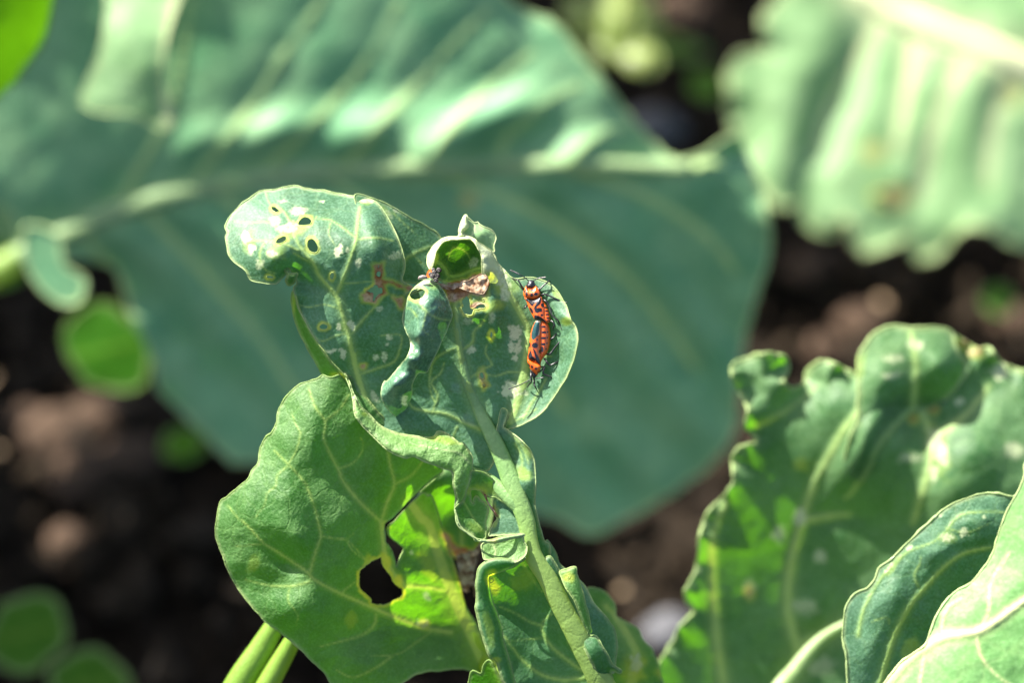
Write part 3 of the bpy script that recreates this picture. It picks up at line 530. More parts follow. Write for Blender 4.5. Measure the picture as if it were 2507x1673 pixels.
sheet('pale_underflap', c7((385, 560), (420, 535), (520, 510), (600, 498), (680, 478), (700, 530), (722, 575), (705, 640), (640, 685), (540, 668), (415, 668), (395, 620)),
      [(x, y, z) for (x, y), z in zip(c7((385, 560), (600, 498), (680, 478), (722, 575), (640, 685), (415, 668), (550, 590)), (-5, -5, -10, -15, -30, -20, 0))], M_under, top, g=3, seed=23, veins=[(c7((455, 530), (490, 590), (480, 660)), 3, 2)], bulges=[(*c7((660, 520))[0], 12, 30, 0, 8)])
sheet('thin_edge_fold', c7((195, 300), (235, 420), (330, 500), (440, 520), (560, 490), (690, 473), (690, 495), (600, 510), (480, 540), (380, 532), (325, 490), (220, 420)),
      [(x, y, z) for (x, y), z in zip(c7((195, 300), (330, 500), (690, 473), (480, 540)), (-14, -22, -12, -25))], M_glauc, top, g=3, inflate=(7, 8), seed=24, browns=[(c7((450, 520), (485, 515), (490, 540), (455, 540)), .9)])
sheet('rolled_lower_edge', c7((710, 650), (640, 670), (540, 655), (430, 672), (365, 730), (345, 850), (350, 960), (338, 1020), (360, 1100), (380, 1200), (440, 1370), (490, 1410), (520, 1500), (560, 1600), (640, 1620), (600, 1450), (550, 1260), (530, 1150), (500, 1060), (455, 930), (440, 800), (470, 780), (560, 740), (650, 700)),
      [(x, y, z) for (x, y), z in zip(c7((710, 650), (540, 655), (365, 730), (345, 850), (338, 1020), (440, 1370), (560, 1600), (550, 1260), (455, 930), (470, 780), (640, 1620)), (-25, -25, -10, -5, 0, 10, 30, 30, 25, 5, 45))],
      M_deep, top, g=4, inflate=(22, 26), seed=25, yel=sp(c7, (470, 760, 50, 40, 0, .9), (440, 1150, 40, 150, -10, .5), (500, 1400, 40, 30, 0, .8)), holes=[{'p': ell(c7, 458, 815, 13, 18), 'jag': 2}], rough=2)
sheet('lower_blade', c7((700, 650), (600, 700), (450, 760), (445, 900), (500, 1080), (545, 1260), (600, 1450), (640, 1640), (900, 1700), (1300, 1680), (1180, 1430), (1020, 1120), (900, 880), (800, 720)),
      [(x, y, z) for (x, y), z in zip(c7((700, 650), (450, 760), (545, 1260), (640, 1640), (1300, 1680), (1020, 1120), (700, 950), (850, 1250), (720, 1400)), (20, 30, 45, 55, 50, 35, 80, 75, 70))],
      M_deep, top, g=5, veins=[(c7((1150, 1530), (1000, 1550), (850, 1520), (740, 1450), (640, 1350), (560, 1230)), 6, 2), (c7((1130, 1480), (1000, 1390), (880, 1280), (830, 1180), (840, 1120), (900, 1060)), 5, 2), (c7((835, 1150), (740, 1120), (640, 1060), (520, 1010)), 3, 1.3), (c7((830, 1240), (720, 1250), (610, 1260)), 2, 1), (c7((690, 690), (740, 780), (830, 900)), 2.5, 1)],
      pucker=5, rough=3, seed=26, yel=sp(c7, (470, 860, 60, 70, 0, .8), (1060, 1300, 30, 160, -30, .7), (700, 820, 150, 90, 0, .25)))
sheet('side_fold', c7((960, 752), (1010, 735), (1075, 720), (1085, 770), (1110, 840), (1140, 950), (1165, 1040), (1190, 1150), (1200, 1190), (1172, 1217), (1160, 1180), (1120, 1100), (1065, 960), (1010, 880), (975, 800)),
      [(x, y, z) for (x, y), z in zip(c7((960, 752), (1075, 720), (1110, 840), (1190, 1150), (1172, 1217), (1065, 960), (1080, 850)), (10, 0, 5, 10, 8, -15, -10))], M_green, top, g=4, seed=27, inflate=(8, 14), holes=[ell(c7, 1027, 795, 7, 9)], rough=2)
sheet('lower_margin', c7((890, 640), (960, 745), (975, 810), (1010, 890), (1065, 970), (1130, 1110), (1172, 1215), (1230, 1230), (1290, 1320), (1350, 1430), (1415, 1480), (1400, 1500), (1340, 1490), (1380, 1650), (1300, 1640), (1180, 1400), (1060, 1160), (960, 960), (870, 780), (840, 680)),
      [(x, y, z) for (x, y), z in zip(c7((890, 640), (975, 810), (1172, 1215), (1415, 1480), (1380, 1650), (1060, 1160), (870, 780), (1200, 1320)), (10, 15, 20, 35, 60, 25, 10, 0))], M_deep, top, g=4, seed=28, rough=2, inflate=(10, 20))
# --- small bugs' eggs, dead tissue
sheet('dead_patch', c2((455, 645), (420, 610), (330, 590), (400, 610), (470, 612), (560, 612), (660, 585), (750, 535), (790, 560), (800, 620), (760, 690), (700, 680), (620, 665), (560, 640), (520, 660)), [(x, y, z) for (x, y), z in zip(c2((400, 600), (560, 620), (750, 540), (760, 690), (650, 640)), (5, -5, -12, -15, -2))], M_brown, top, g=3, edge=1.5, wob=2, jag=2, rough=8, rsc=12, seed=30)


# --- two red and black bugs, end to end
M_bug = None
def bug_mat():
    m, nt = new_mat('bug_shell'); L = nt.links; co = N(nt, 'ShaderNodeTexCoord').outputs['Object']
    a1 = N(nt, 'ShaderNodeAttribute', attribute_name='mask'); a2 = N(nt, 'ShaderNodeAttribute', attribute_name='mask2')
    s1 = N(nt, 'ShaderNodeSeparateColor'); L.new(a1.outputs['Color'], s1.inputs[0]); s2 = N(nt, 'ShaderNodeSeparateColor'); L.new(a2.outputs['Color'], s2.inputs[0])
    n = tex(nt, 'ShaderNodeTexNoise', 3500, co, 4); vo = N(nt, 'ShaderNodeTexVoronoi'); vo.inputs['Scale'].default_value = 6500; L.new(co, vo.inputs['Vector'])
    c = mix(nt, ramp(nt, n, .35, .7), (.80, .155, .012), (.62, .07, .008)); c = mix(nt, s1.outputs[0], c, (.55, .45, .32)); c = mix(nt, s2.outputs[2], c, (.03, .10, .09)); c = mix(nt, a2.outputs['Alpha'], c, (.008, .008, .010))
    bp = N(nt, 'ShaderNodeBump'); bp.inputs['Strength'].default_value = .5; bp.inputs['Distance'].default_value = .00006; L.new(vo.outputs[0], bp.inputs['Height'])
    pr = N(nt, 'ShaderNodeBsdfPrincipled'); L.new(c, pr.inputs['Base Color']); pr.inputs['Roughness'].default_value = .3; pr.inputs['Coat Weight'].default_value = .5; pr.inputs['Coat Roughness'].default_value = .18; L.new(bp.outputs[0], pr.inputs['Normal']); L.new(mth(nt, 'MULTIPLY', s2.outputs[2], .5), pr.inputs['Metallic'])
    out = N(nt, 'ShaderNodeOutputMaterial'); L.new(pr.outputs[0], out.inputs[0]); return m
M_bug = bug_mat(); M_leg = simple('bug_leg', (.012, .012, .014), .35, .6, (.03, .028, .028), 3000, .4, dist=.00005); M_ant = simple('pale_antenna', (.30, .26, .25), .5, .4, (.12, .10, .10), 3000, .3, dist=.00005)
def make_bug(label, spine, lift, parts, legs, ants):
    """spine: two points; the bug sits a little off the leaf along it"""
    (xa, ya), (xb, yb) = spine; za, zb_ = ztop(xa, ya)-lift, ztop(xb, yb)-lift
    cx, cy = (xa+xb)/2, (ya+yb)/2; loc = P(np.array([cx]), np.array([cy]), (za+zb_)/2)[0]
    r = empty('shield_bug', loc, label, 'bug', 'red and black bugs mating on the leaf')
    dx, dy = xb-xa, yb-ya; L2 = dx*dx+dy*dy
    tl = [0]
    def zb(x, y): t = ((x-xa)*dx+(y-ya)*dy)/L2; side = ((x-xa)*-dy+(y-ya)*dx)/math.sqrt(L2); return za+(zb_-za)*t
    for (nm, o, up, Hh, Wd, bk, pa, me, dark) in parts:
        pts = c3(*o); ext = [(xa-40, ya-40), (xb+40, ya-40), (xa-40, yb+40), (xb+40, yb+40)]
        ob = sheet(nm, pts, [(x, y, zb(x, y)-up) for x, y in ext], M_leg if dark else M_bug, r, g=1.3, edge=0, wob=.2, inflate=(Hh, Wd), closed=max(2.0, Hh*.5), black=[c3(*b) if isinstance(b, list) else b for b in bk], pale=[c3(*b) for b in pa], metal=[c3(*b) for b in me], rimw=.01)
    for i, lg in enumerate(legs):
        pts = c3(*lg); n = len(pts); out = []
        for k, (x, y) in enumerate(pts):
            t = k/(n-1); zl = ztop(x, y)
            zz_ = zb(x, y)+3 if k == 0 else (zb(x, y)-9 if 0 < k < n-1 and t < .7 else min(zl-1.5, zb(x, y)+8) if t >= .99 else zb(x, y)-3)
            out.append((x, y, zz_, 2.4*(1-.55*t)+.25))
        o = tube('leg', out, M_leg, r, ns=8, step=2)
        # joint
    for a in ants:
        pts = c3(*a); n = len(pts); out = [(x, y, zb(*c3(a[0])[0])-8-10*k/(n-1), 1.35-.1*k/(n-1)+(.35 if k in (n-2,) else 0)) for k, (x, y) in enumerate(pts)]
        h = n//2+1
        an = tube('antenna', out[:h], M_leg, r, ns=7, step=2); tube('antenna_tip', out[h-1:], M_ant if a in PALE_ANT else M_leg, an, ns=7, step=2)
    return r
def e3(x, y, rx, ry, ang=0): return [(x+rx*math.cos(a)*math.cos(ang)-ry*math.sin(a)*math.sin(ang), y+rx*math.cos(a)*math.sin(ang)+ry*math.sin(a)*math.cos(ang)) for a in np.linspace(0, 2*math.pi, 9, endpoint=False)]
antA = [(350, 222), (300, 185), (240, 150), (190, 125), (138, 103)]; antB = [(410, 228), (450, 203), (500, 192), (552, 185)]
PALE_ANT = [antA, antB]
p1 = [('abdomen', [(430, 420), (500, 425), (545, 490), (585, 575), (604, 655), (600, 705), (566, 718), (520, 700), (460, 560)], 2, 9, 12, [e3(552, 540, 22, 9, .2), e3(562, 580, 20, 9, .1), e3(570, 622, 22, 9), e3(578, 662, 22, 8), e3(585, 690, 14, 5)], [], [], 0),
      ('wing_cover', [(305, 415), (400, 440), (492, 405), (520, 460), (545, 560), (548, 640), (560, 722), (520, 700), (475, 680), (430, 682), (395, 630), (360, 560), (333, 485)], 6, 12, 20,
       [[(322, 437), (440, 437), (432, 480), (412, 500), (396, 522), (375, 505), (350, 475)], [(445, 437), (488, 415), (494, 470), (478, 505), (450, 530), (440, 560), (422, 560), (420, 530), (440, 495)], [(420, 552), (450, 550), (470, 542), (505, 553), (502, 585), (480, 590), (455, 602), (430, 590)], [(362, 535), (385, 548), (402, 575), (402, 605), (380, 592)], [(425, 628), (470, 642), (520, 668), (560, 722), (500, 700), (430, 684), (420, 655)], e3(515, 512, 17, 24, -.3), e3(506, 628, 15, 12)], [], [], 0),
      ('pronotum', [(320, 290), (300, 330), (288, 370), (300, 412), (335, 434), (400, 442), (452, 432), (482, 398), (486, 362), (462, 315), (432, 288), (400, 312), (350, 315)], 7, 14, 22, [e3(328, 382, 15, 22), e3(388, 390, 17, 20), e3(436, 380, 22, 17), e3(400, 335, 30, 12), e3(330, 325, 12, 16), e3(305, 352, 10, 14)], [], [], 0),
      ('head', [(352, 225), (382, 216), (412, 228), (430, 262), (434, 295), (402, 320), (350, 318), (322, 290), (335, 255)], 5, 11, 16, [[(300, 200), (450, 200), (450, 340), (300, 340)]], [[(370, 275), (392, 270), (398, 292), (372, 298)]], [], 0)]
l1 = [[(300, 335), (262, 275), (232, 222), (205, 212), (165, 195)], [(340, 508), (315, 535), (293, 553)], [(455, 300), (478, 325), (515, 292), (560, 255), (590, 228), (604, 240)], [(440, 290), (475, 335), (505, 368)], [(490, 405), (520, 385), (548, 385), (610, 410), (700, 450), (740, 472), (798, 480)], [(510, 450), (545, 458), (580, 500), (610, 575), (628, 632), (690, 685), (718, 735), (735, 780), (746, 806)], [(580, 695), (630, 702), (652, 745), (635, 775), (640, 798)]]
make_bug('upper red and black bug, head up with pale-tipped antennae at the bowl rim', (c3((380, 240))[0], c3((580, 700))[0]), 14, p1, l1, [antA, antB])
p2 = [('abdomen', [(495, 700), (550, 705), (585, 740), (602, 810), (607, 900), (592, 1000), (566, 1070), (525, 1120), (490, 1160), (470, 1000), (470, 800)], 2, 12, 18, [e3(525, 762, 24, 12), e3(530, 828, 26, 14), e3(525, 895, 28, 14), e3(522, 966, 24, 14), e3(510, 1025, 14, 34), e3(573, 825, 7, 9), e3(570, 888, 7, 9), e3(566, 955, 7, 9), e3(554, 1020, 7, 9)], [], [], 0),
      ('wing_cover', [(440, 690), (475, 684), (497, 705), (492, 780), (496, 880), (500, 1000), (502, 1100), (495, 1200), (480, 1222), (400, 1172), (338, 1142), (352, 1060), (362, 960), (370, 880), (385, 800), (408, 740)], 5, 12, 16,
       [e3(425, 980, 34, 32), e3(484, 1050, 14, 22), e3(366, 975, 8, 26), [(375, 1040), (352, 1090), (350, 1120), (375, 1150), (425, 1160), (425, 1130), (400, 1110), (385, 1070)], [(405, 1020), (425, 1035), (450, 1090), (478, 1140), (482, 1195), (440, 1165), (430, 1110)], e3(450, 912, 9, 10)],
       [[(425, 705), (442, 688), (472, 682), (500, 702), (496, 760), (478, 850), (462, 860), (478, 790), (480, 720), (462, 700), (440, 705)]], [[(428, 712), (450, 700), (474, 708), (478, 760), (466, 840), (440, 885), (405, 915), (384, 880), (390, 820), (406, 760)]], 0),
      ('pronotum', [(340, 1138), (345, 1195), (378, 1265), (415, 1300), (452, 1325), (482, 1275), (497, 1222), (470, 1195), (400, 1165)], 7, 12, 18, [e3(392, 1230, 11, 18, -.3), e3(437, 1250, 12, 13), e3(355, 1210, 8, 22, -.5), e3(462, 1292, 6, 9)], [], [], 0),
      ('head', [(375, 1262), (385, 1320), (400, 1360), (417, 1388), (436, 1350), (456, 1322), (440, 1300)], 3, 8, 11, [[(340, 1240), (480, 1240), (480, 1400), (340, 1400)]], [[(412, 1325), (425, 1320), (425, 1380), (410, 1375)]], [], 0)]
l2 = [[(590, 900), (618, 903), (648, 880), (665, 850), (688, 842)], [(555, 1080), (600, 1078), (628, 1045), (660, 1000), (725, 925), (790, 845), (830, 815), (890, 788)], [(535, 1130), (560, 1165), (600, 1208), (660, 1185), (740, 1148), (790, 1128)], [(500, 1230), (535, 1235), (520, 1300), (560, 1325), (610, 1345), (650, 1378), (640, 1425)], [(382, 1280), (380, 1340), (385, 1400), (355, 1440), (340, 1465)], [(418, 1380), (420, 1440), (435, 1470), (450, 1502)], [(470, 1290), (500, 1270), (520, 1240)]]
make_bug('lower red and black bug, head down with a blue-green glossy wing patch', (c3((410, 1370))[0], c3((540, 710))[0]), 14, p2, l2, [[(385, 1370), (300, 1415), (250, 1440), (200, 1460), (118, 1490)], [(440, 1365), (480, 1360), (530, 1355)]])
# --- cluster of barrel-shaped eggs
M_egg = simple('egg_shell', (.015, .011, .010), .45, .4, (.04, .03, .026), 3000, .3, dist=.00003); M_eggring = simple('egg_ring', (.34, .31, .28), .5, .4, (.2, .18, .16), 3000, .2, dist=.00003); M_silver = simple('egg_side', (.25, .22, .20), .3, .6, (.2, .16, .14), 2500, .3, dist=.00003)
egx, egy = c8((420, 1120))[0]
eg = empty('egg_cluster', P(np.array([egx]), np.array([egy]), 0)[0], 'cluster of tiny dark barrel-shaped eggs with pale rings at the mouth of the cup', 'egg cluster')
for (x, y, dz, rr, dx, dy) in [(483, 1052, 0, 1, 0, 0), (410, 1092, -4, 1, 0, 0), (378, 1155, -8, 1, 0, 0), (458, 1140, -4, 1, 0, 0), (436, 1212, -8, .95, 0, 0), (398, 1052, 6, .9, 0, 0), (350, 1120, 4, .9, 0, 0)]:
    x, y = c8((x, y))[0]; z = -38+dz; C = P(np.array([x+4, x+3, x+1, x, x-.3]), np.array([y+3, y+2, y+1, y, y-.1]), np.array([z+16, z+12, z+6, z+1, z]))
    V, F = tube_geo(C, np.array([3.2, 5.2, 6.3, 5.9, 5.0])*U*rr, 14); e = mesh_obj('egg', V, F, M_egg, eg)
    th = np.linspace(0, 2*math.pi, 18, endpoint=False)
    for nm, R0, r0, mt in (('ring', 4.3, .5, M_eggring), ('cap_knob', 0.8, .35, M_eggring)):
        Cc = C[4]-Fn*U*.5 + (Rn*np.cos(th)[:, None]+Un*np.sin(th)[:, None])*R0*U*rr
        V, F = tube_geo(Cc, np.full(18, r0*U), 6, closed=True); mesh_obj(nm, V, F, mt, e)
x, y = c8((228, 1165))[0]; C = P(np.array([x-11, x-8, x, x+8, x+11]), np.array([y+6, y+2, y, y+1, y+4]), np.full(5, -30.)); V, F = tube_geo(C, np.array([1.5, 4, 5.5, 4.5, 2])*U, 12); mesh_obj('egg', V, F, M_silver, eg)
sheet('orange_edge', c8((345, 1040), (300, 1100), (296, 1165), (335, 1170), (370, 1090), (400, 1030), (372, 1020)), [(x, y, z) for (x, y), z in zip(c8((345, 1040), (296, 1165), (370, 1090), (400, 1030)), (-10, -14, -28, -20))], simple('orange_tissue', (.75, .17, .02), .6, .3, (.45, .07, .01), 1500, .3, trl=.4), top, g=2, edge=1.2, wob=.5, seed=31)
sheet('scale_speck', c7((525, 650), (545, 640), (560, 622), (580, 620), (594, 632), (590, 652), (570, 664), (545, 662)), [(x, y, -4) for x, y in c7((520, 640), (600, 640), (560, 600), (560, 680))], simple('pupa', (.16, .11, .10), .6, .4, (.06, .04, .04), 2500, .6), top, g=2, edge=0, inflate=(5, 5), closed=2.5, wob=.5, seed=32)

# --- second leaf, lower left, with the big hole
ol2 = (c5((1120, 60), (1040, 60), (960, 75), (910, 55), (870, 85), (800, 105), (720, 140), (650, 200), (600, 270), (570, 340), (555, 420), (520, 500), (480, 530), (440, 590), (420, 660), (410, 740), (360, 800), (340, 850), (260, 920), (180, 990), (130, 1020), (105, 1090), (95, 1180), (88, 1280), (100, 1340), (130, 1420), (160, 1500)) +
       c6((170, 430), (240, 600), (300, 700), (400, 840), (500, 950), (560, 1020), (700, 1120), (800, 1200), (880, 1270), (960, 1360), (1080, 1470), (1180, 1600), (1400, 1680), (1650, 1650), (1820, 1560), (1900, 1500), (2050, 1460)) + c7((60, 1485), (150, 1472), (240, 1468), (320, 1485), (400, 1535), (440, 1480), (440, 1380), (380, 1200), (300, 1060), (270, 1000), (240, 880), (220, 760), (215, 700), (170, 620), (110, 470), (60, 300), (10, 200)) +
       c5((1680, 960), (1645, 955), (1600, 1000), (1560, 1015), (1480, 1100), (1440, 1170), (1390, 1200), (1385, 1215), (1500, 1120), (1570, 1040), (1640, 960), (1750, 860), (1830, 780), (1700, 640), (1500, 500), (1300, 300), (1180, 120)))
# keep the outline simple: the lobe right of the small gap joins along the vein
ol2 = (ol2[:27] + c6((170, 430), (240, 600), (300, 700), (400, 840), (500, 950), (560, 1020), (700, 1120), (800, 1200), (880, 1270), (960, 1360), (1080, 1470), (1180, 1600), (1400, 1680), (1650, 1650), (1820, 1560), (1900, 1500), (2050, 1460)) + c7((60, 1485), (150, 1472), (240, 1468), (320, 1485), (400, 1535), (440, 1480), (440, 1380), (380, 1200), (300, 1060), (265, 990), (235, 850), (180, 680), (110, 470), (60, 300), (20, 190)) +
       c5((1720, 995), (1690, 965), (1662, 978), (1600, 1036), (1530, 1106), (1455, 1186), (1412, 1228)) + c6((1668, 214), (1702, 262), (1760, 302), (1805, 342), (1792, 400), (1764, 460), (1735, 507), (1723, 440), (1703, 370), (1676, 320), (1650, 290), (1642, 232)) +
       c5((1385, 1212), (1400, 1192), (1440, 1165), (1500, 1105), (1570, 1030), (1640, 960), (1750, 860), (1830, 780), (1700, 640), (1500, 500), (1300, 300), (1180, 120)))
slit = np.array(c5((1397, 1222), (1440, 1178), (1515, 1106), (1585, 1034), (1650, 970), (1750, 900)) + [(1500, 1100), (1500, 1480), (1080, 1480)] + c6((1735, 507), (1690, 330)))
fx_, fy_ = c5((1260, 1120))[0]
def zslit(X, Y):
    d = (X-fx_)*.85+(Y-fy_)*.40     # the blade bends back beyond this fold
    return np.where(inside(X, Y, slit), 34*(1-sstep(1330, 1420, Y)), 0) + .46*np.where(d > 0, np.sqrt(d*d+400)-20, 0)
holes2 = [{'p': c6((1600, 430), (1530, 460), (1450, 510), (1410, 570), (1405, 650), (1410, 710), (1450, 750), (1500, 800), (1530, 850), (1590, 860), (1640, 860), (1700, 830), (1780, 800), (1800, 770), (1790, 720), (1730, 670), (1690, 600), (1640, 530), (1612, 470)), 'jag': 3}]
veins2 = [(c6((2240, 1110), (2000, 1070), (1880, 1030), (1700, 960), (1560, 900), (1400, 830), (1240, 760), (1100, 690), (980, 620), (930, 560), (800, 470), (650, 370), (540, 300), (430, 180), (340, 90)), 8.5, 2.5),
          (c6((960, 580), (990, 450), (1030, 330), (1060, 240), (1040, 130), (1010, 0)) + c5((830, 1030), (780, 900), (700, 800), (650, 750), (540, 640)), 5, 2), (c5((1360, 1190), (1200, 1040), (1070, 880), (1030, 780), (960, 650), (920, 540), (930, 420), (850, 300), (800, 150)), 6, 2.5),
          (c5((930, 410), (1040, 320), (1110, 210)), 3.5, 2), (c5((1030, 780), (1150, 730), (1220, 620), (1200, 540)), 2.5, 1.2), (c5((1360, 1190), (1400, 1050), (1460, 900), (1430, 760), (1410, 640)), 6.5, 3.5), (c5((1460, 900), (1590, 830), (1680, 720)), 3.5, 2),
          (c5((1360, 1190), (1375, 1330), (1390, 1450), (1440, 1568)) + c6((1700, 560), (1800, 660)), 9, 9), (c6((960, 650), (780, 690), (570, 680), (370, 630)), 3.5, 1.5), (c6((1560, 950), (1540, 1050), (1420, 1140), (1250, 1190), (1050, 1240)), 3.5, 1.2), (c6((1810, 690), (2000, 700), (2224, 740)), 8, 6),
          (c5((640, 760), (560, 830), (550, 910), (480, 970), (470, 1040), (400, 1150)), 2.6, 1), (c5((740, 500), (700, 430), (670, 340)), 2, 1), (c5((740, 500), (720, 600), (680, 690), (640, 750)), 2.4, 1.5), (c6((1240, 755), (1320, 690), (1390, 640)), 3, 1.5), (c6((1060, 240), (1180, 260), (1290, 265), (1350, 210)), 2.4, 1), (c6((1290, 265), (1350, 370), (1450, 450)), 2, 1),
          (c6((780, 690), (760, 820), (850, 950), (830, 1050)), 2.2, 1), (c6((1700, 1330), (1560, 1430), (1350, 1520), (1200, 1450)), 3, 1.5), (c6((2050, 1110), (1900, 1220), (1750, 1310), (1500, 1330)), 2.2, 1), (c6((520, 310), (380, 320), (280, 330)), 2, 1), (c5((1330, 1568), (1240, 1480), (1100, 1330), (1000, 1310), (900, 1290)), 2, 1), (c5((180, 1060), (260, 1160), (330, 1220)), 2.2, 1.2)]
d2 = [(x, y, z) for (x, y), z in zip(c5((910, 55), (720, 140), (570, 340), (420, 660), (180, 990), (88, 1280), (1100, 150), (850, 350), (700, 600), (600, 950), (350, 1200), (900, 750), (1050, 600), (1200, 900), (1450, 700), (1830, 780), (1300, 400), (1360, 1190), (1640, 960), (850, 1250)), (55, 60, 70, 80, 85, 95, 60, 10, 5, 0, 30, 30, 35, 60, 85, 140, 70, 95, 135, 12))] + \
     [(x, y, z) for (x, y), z in zip(c6((170, 430), (400, 840), (700, 1120), (1080, 1470), (1400, 1680), (1900, 1500), (2224, 1450), (700, 450), (940, 570), (700, 700), (800, 900), (1240, 760), (1560, 900), (2000, 1070), (1500, 1150), (1500, 1400), (2000, 1300), (2000, 500), (1700, 600), (1850, 150), (1700, 1000), (2224, 740)), (95, 100, 105, 95, 95, 90, 120, 45, 30, 60, 30, 80, 125, 190, 112, 60, 130, 175, 125, 155, 140, 215))] + \
     [(x, y, z) for (x, y), z in zip(c7((400, 1535), (440, 1380), (265, 990), (110, 470)), (165, 215, 240, 225))]
veins2 = [(a_, b_*.8, c_*.8) for a_, b_, c_ in veins2] + [(c5((1590, 1052), (1625, 1100), (1675, 1170)) + c7((0, 400), (60, 600), (150, 850), (250, 1080), (330, 1240), (400, 1390)), 13, 21)]
second = sheet('leaf', ol2, d2, M_green, front, g=4.5, holes=holes2, veins=veins2, zfun=zslit, pucker=9, rough=6, rsc=60, halo=9, seed=33, vh=3, wob=2, bulges=[(*c6((850, 250))[0], 28, 60, -50, 20), (*c6((760, 500))[0], 36, 20, 35, -16)],
               spots=sp(c6, (1990, 1035, 55, 45, 0, .7), (1880, 390, 20, 25, 0, .5), (2020, 780, 30, 60, -20, .5)), yel=sp(c6, (1500, 480, 60, 90, 0, .7), (1650, 480, 50, 130, -20, .9), (1750, 640, 60, 60, 0, .9), (1990, 1035, 75, 65, 0, .7), (1330, 1000, 60, 90, 0, .3), (450, 480, 70, 110, 20, .4), (2020, 480, 80, 200, -20, .3)) + sp(c5, (1400, 1210, 40, 40, 0, .7)),  # yellow patches round the hole also paint in sun glowing through
               browns=[(c7((90, 450), (140, 500), (205, 560), (215, 640), (240, 880), (265, 990), (200, 700), (150, 620)), .9)], label='broad green leaf with a big chewed hole right of its middle')
z2 = sheet.z
rb2 = c5((1590, 1052), (1625, 1100), (1675, 1170)) + c7((0, 400), (60, 600), (150, 850), (250, 1080), (330, 1240), (400, 1390))
tube('midrib', [(x, y, z2(x, y)+4, r) for (x, y), r in zip(c7((315, 1210), (350, 1290), (400, 1390)), (9, 15, 20))] + [(*p, z, r) for p, z, r in zip(c7((480, 1520), (560, 1800), (650, 2300)), (290, 330, 400), (24, 27, 30))], M_lime, second, ns=16, flat=.5, mask=(.1, 0, 0, 0), mask2=(0, .35, 0, 0))
tube('stalk', [(x, y, z, r) for (x, y), z, r in zip(c7((640, 2250), (800, 2900), (900, 3500), (1000, 4200)), (395, 450, 800, 1200), (30, 36, 44, 50))], M_stalk, second, ns=12, step=20)
# --- leaves behind, between the two
third = sheet('leaf', c5((1830, 800), (1750, 870), (1660, 960), (1725, 990), (1760, 1100), (1800, 1250), (1870, 1400), (1960, 1500)) + c7((250, 700), (330, 620), (400, 560), (440, 450), (470, 280), (420, 100), (250, -40), (100, -40), (20, 30)),
      [(x, y, z) for (x, y), z in zip(c5((1830, 800), (1660, 960), (1800, 1250)) + c7((250, 700), (440, 450), (420, 100), (100, -40), (200, 300)), (330, 320, 350, 380, 380, 390, 390, 410))], M_green, front, g=6, seed=41, veins=[(c7((250, 680), (240, 500), (260, 300), (250, 100)), 6, 4)], browns=[(c7((95, 450), (130, 480), (210, 560), (330, 600), (370, 540), (340, 650), (330, 800), (280, 900), (240, 880), (215, 680), (140, 560)), 1)], rough=6, label='small dark leaf in the gap behind, its base brown and dead')
sheet('dead_shred', c7((215, 640), (330, 600), (390, 530), (345, 680), (330, 800), (350, 900), (335, 930), (320, 840), (290, 900), (250, 880), (232, 800), (215, 700)), [(x, y, z) for (x, y), z in zip(c7((215, 640), (390, 530), (350, 900), (250, 880), (290, 740)), (320, 325, 350, 350, 310))], M_brown, third, g=4, jag=4, edge=1.5, rough=10, rsc=14, seed=42)
sheet('leaf', c7((860, 520), (920, 590), (960, 690), (1040, 760), (1120, 830), (1160, 880), (1230, 1000), (1320, 1110), (1370, 1200), (1382, 1300), (1372, 1400), (1340, 1500), (1200, 1300), (1000, 950), (880, 700)),
      [(x, y, z) for (x, y), z in zip(c7((860, 520), (960, 690), (1160, 880), (1370, 1200), (1340, 1500), (1000, 950), (1200, 1050)), (110, 120, 110, 120, 120, 80, 70))], M_glauc, front, g=6, seed=43, rough=4, label='dark leaf edge showing just right of the thick rib')
sheet('leaf', c7((1150, 900), (1200, 870), (1290, 900), (1360, 980), (1380, 1080), (1470, 1130), (1540, 1180), (1580, 1260), (1640, 1330), (1700, 1500), (1720, 1720), (1300, 1720), (1300, 1500), (1360, 1350), (1340, 1200), (1200, 1050)),
      [(x, y, z) for (x, y), z in zip(c7((1200, 870), (1380, 1080), (1580, 1260), (1700, 1500), (1720, 1720), (1300, 1720), (1340, 1200), (1450, 1400)), (330, 350, 360, 360, 330, 300, 300, 270))], M_green, front, g=7, seed=44, rough=10, rsc=120, veins=[(c7((1450, 1720), (1500, 1500), (1520, 1350), (1450, 1200), (1300, 1000)), 18, 7)], spots=sp(c7, (1520, 1430, 45, 80, 0, .8)), yel=sp(c7, (1500, 1450, 120, 120, 0, .6), (1720, 1500, 60, 60, 0, .7)), label='blurred yellow-green leaf low behind the thick rib')
sheet('leaf', c7((310, 1490), (380, 1500), (400, 1440), (440, 1400), (480, 1450), (540, 1568), (600, 1720), (300, 1720)), [(x, y, z) for (x, y), z in zip(c7((310, 1490), (440, 1400), (600, 1720), (300, 1720)), (85, 60, 80, 100))], M_weed, front, g=6, seed=45, veins=[(c7((460, 1420), (500, 1520), (560, 1680)), 8, 8)], label='bright green leaf tip at the foot of the two stalks')
# blurred stalks left below
tube('leaf_stalk', [(x, y, z, r) for (x, y), z, r in zip(cF((640, 1420), (600, 1490), (545, 1580), (480, 1720), (420, 2000)), (300, 320, 340, 380, 600), (22, 30, 36, 40, 42))], M_gstalk, front, ns=12, mask=(.1, 0, 0, 0))
tube('leaf_stalk', [(x, y, z, r) for (x, y), z, r in zip(cF((690, 1440), (650, 1510), (600, 1600), (520, 1760), (450, 2050)), (250, 280, 300, 350, 620), (18, 24, 28, 32, 36))], M_gstalk, front, ns=12, mask=(.5, 0, 0, 0))
# stump of the plant, below the picture
a = P(np.array([c7((1300, 4200))[0][0]]), np.array([c7((1300, 4200))[0][1]]), 1200)[0]
exec_base = a

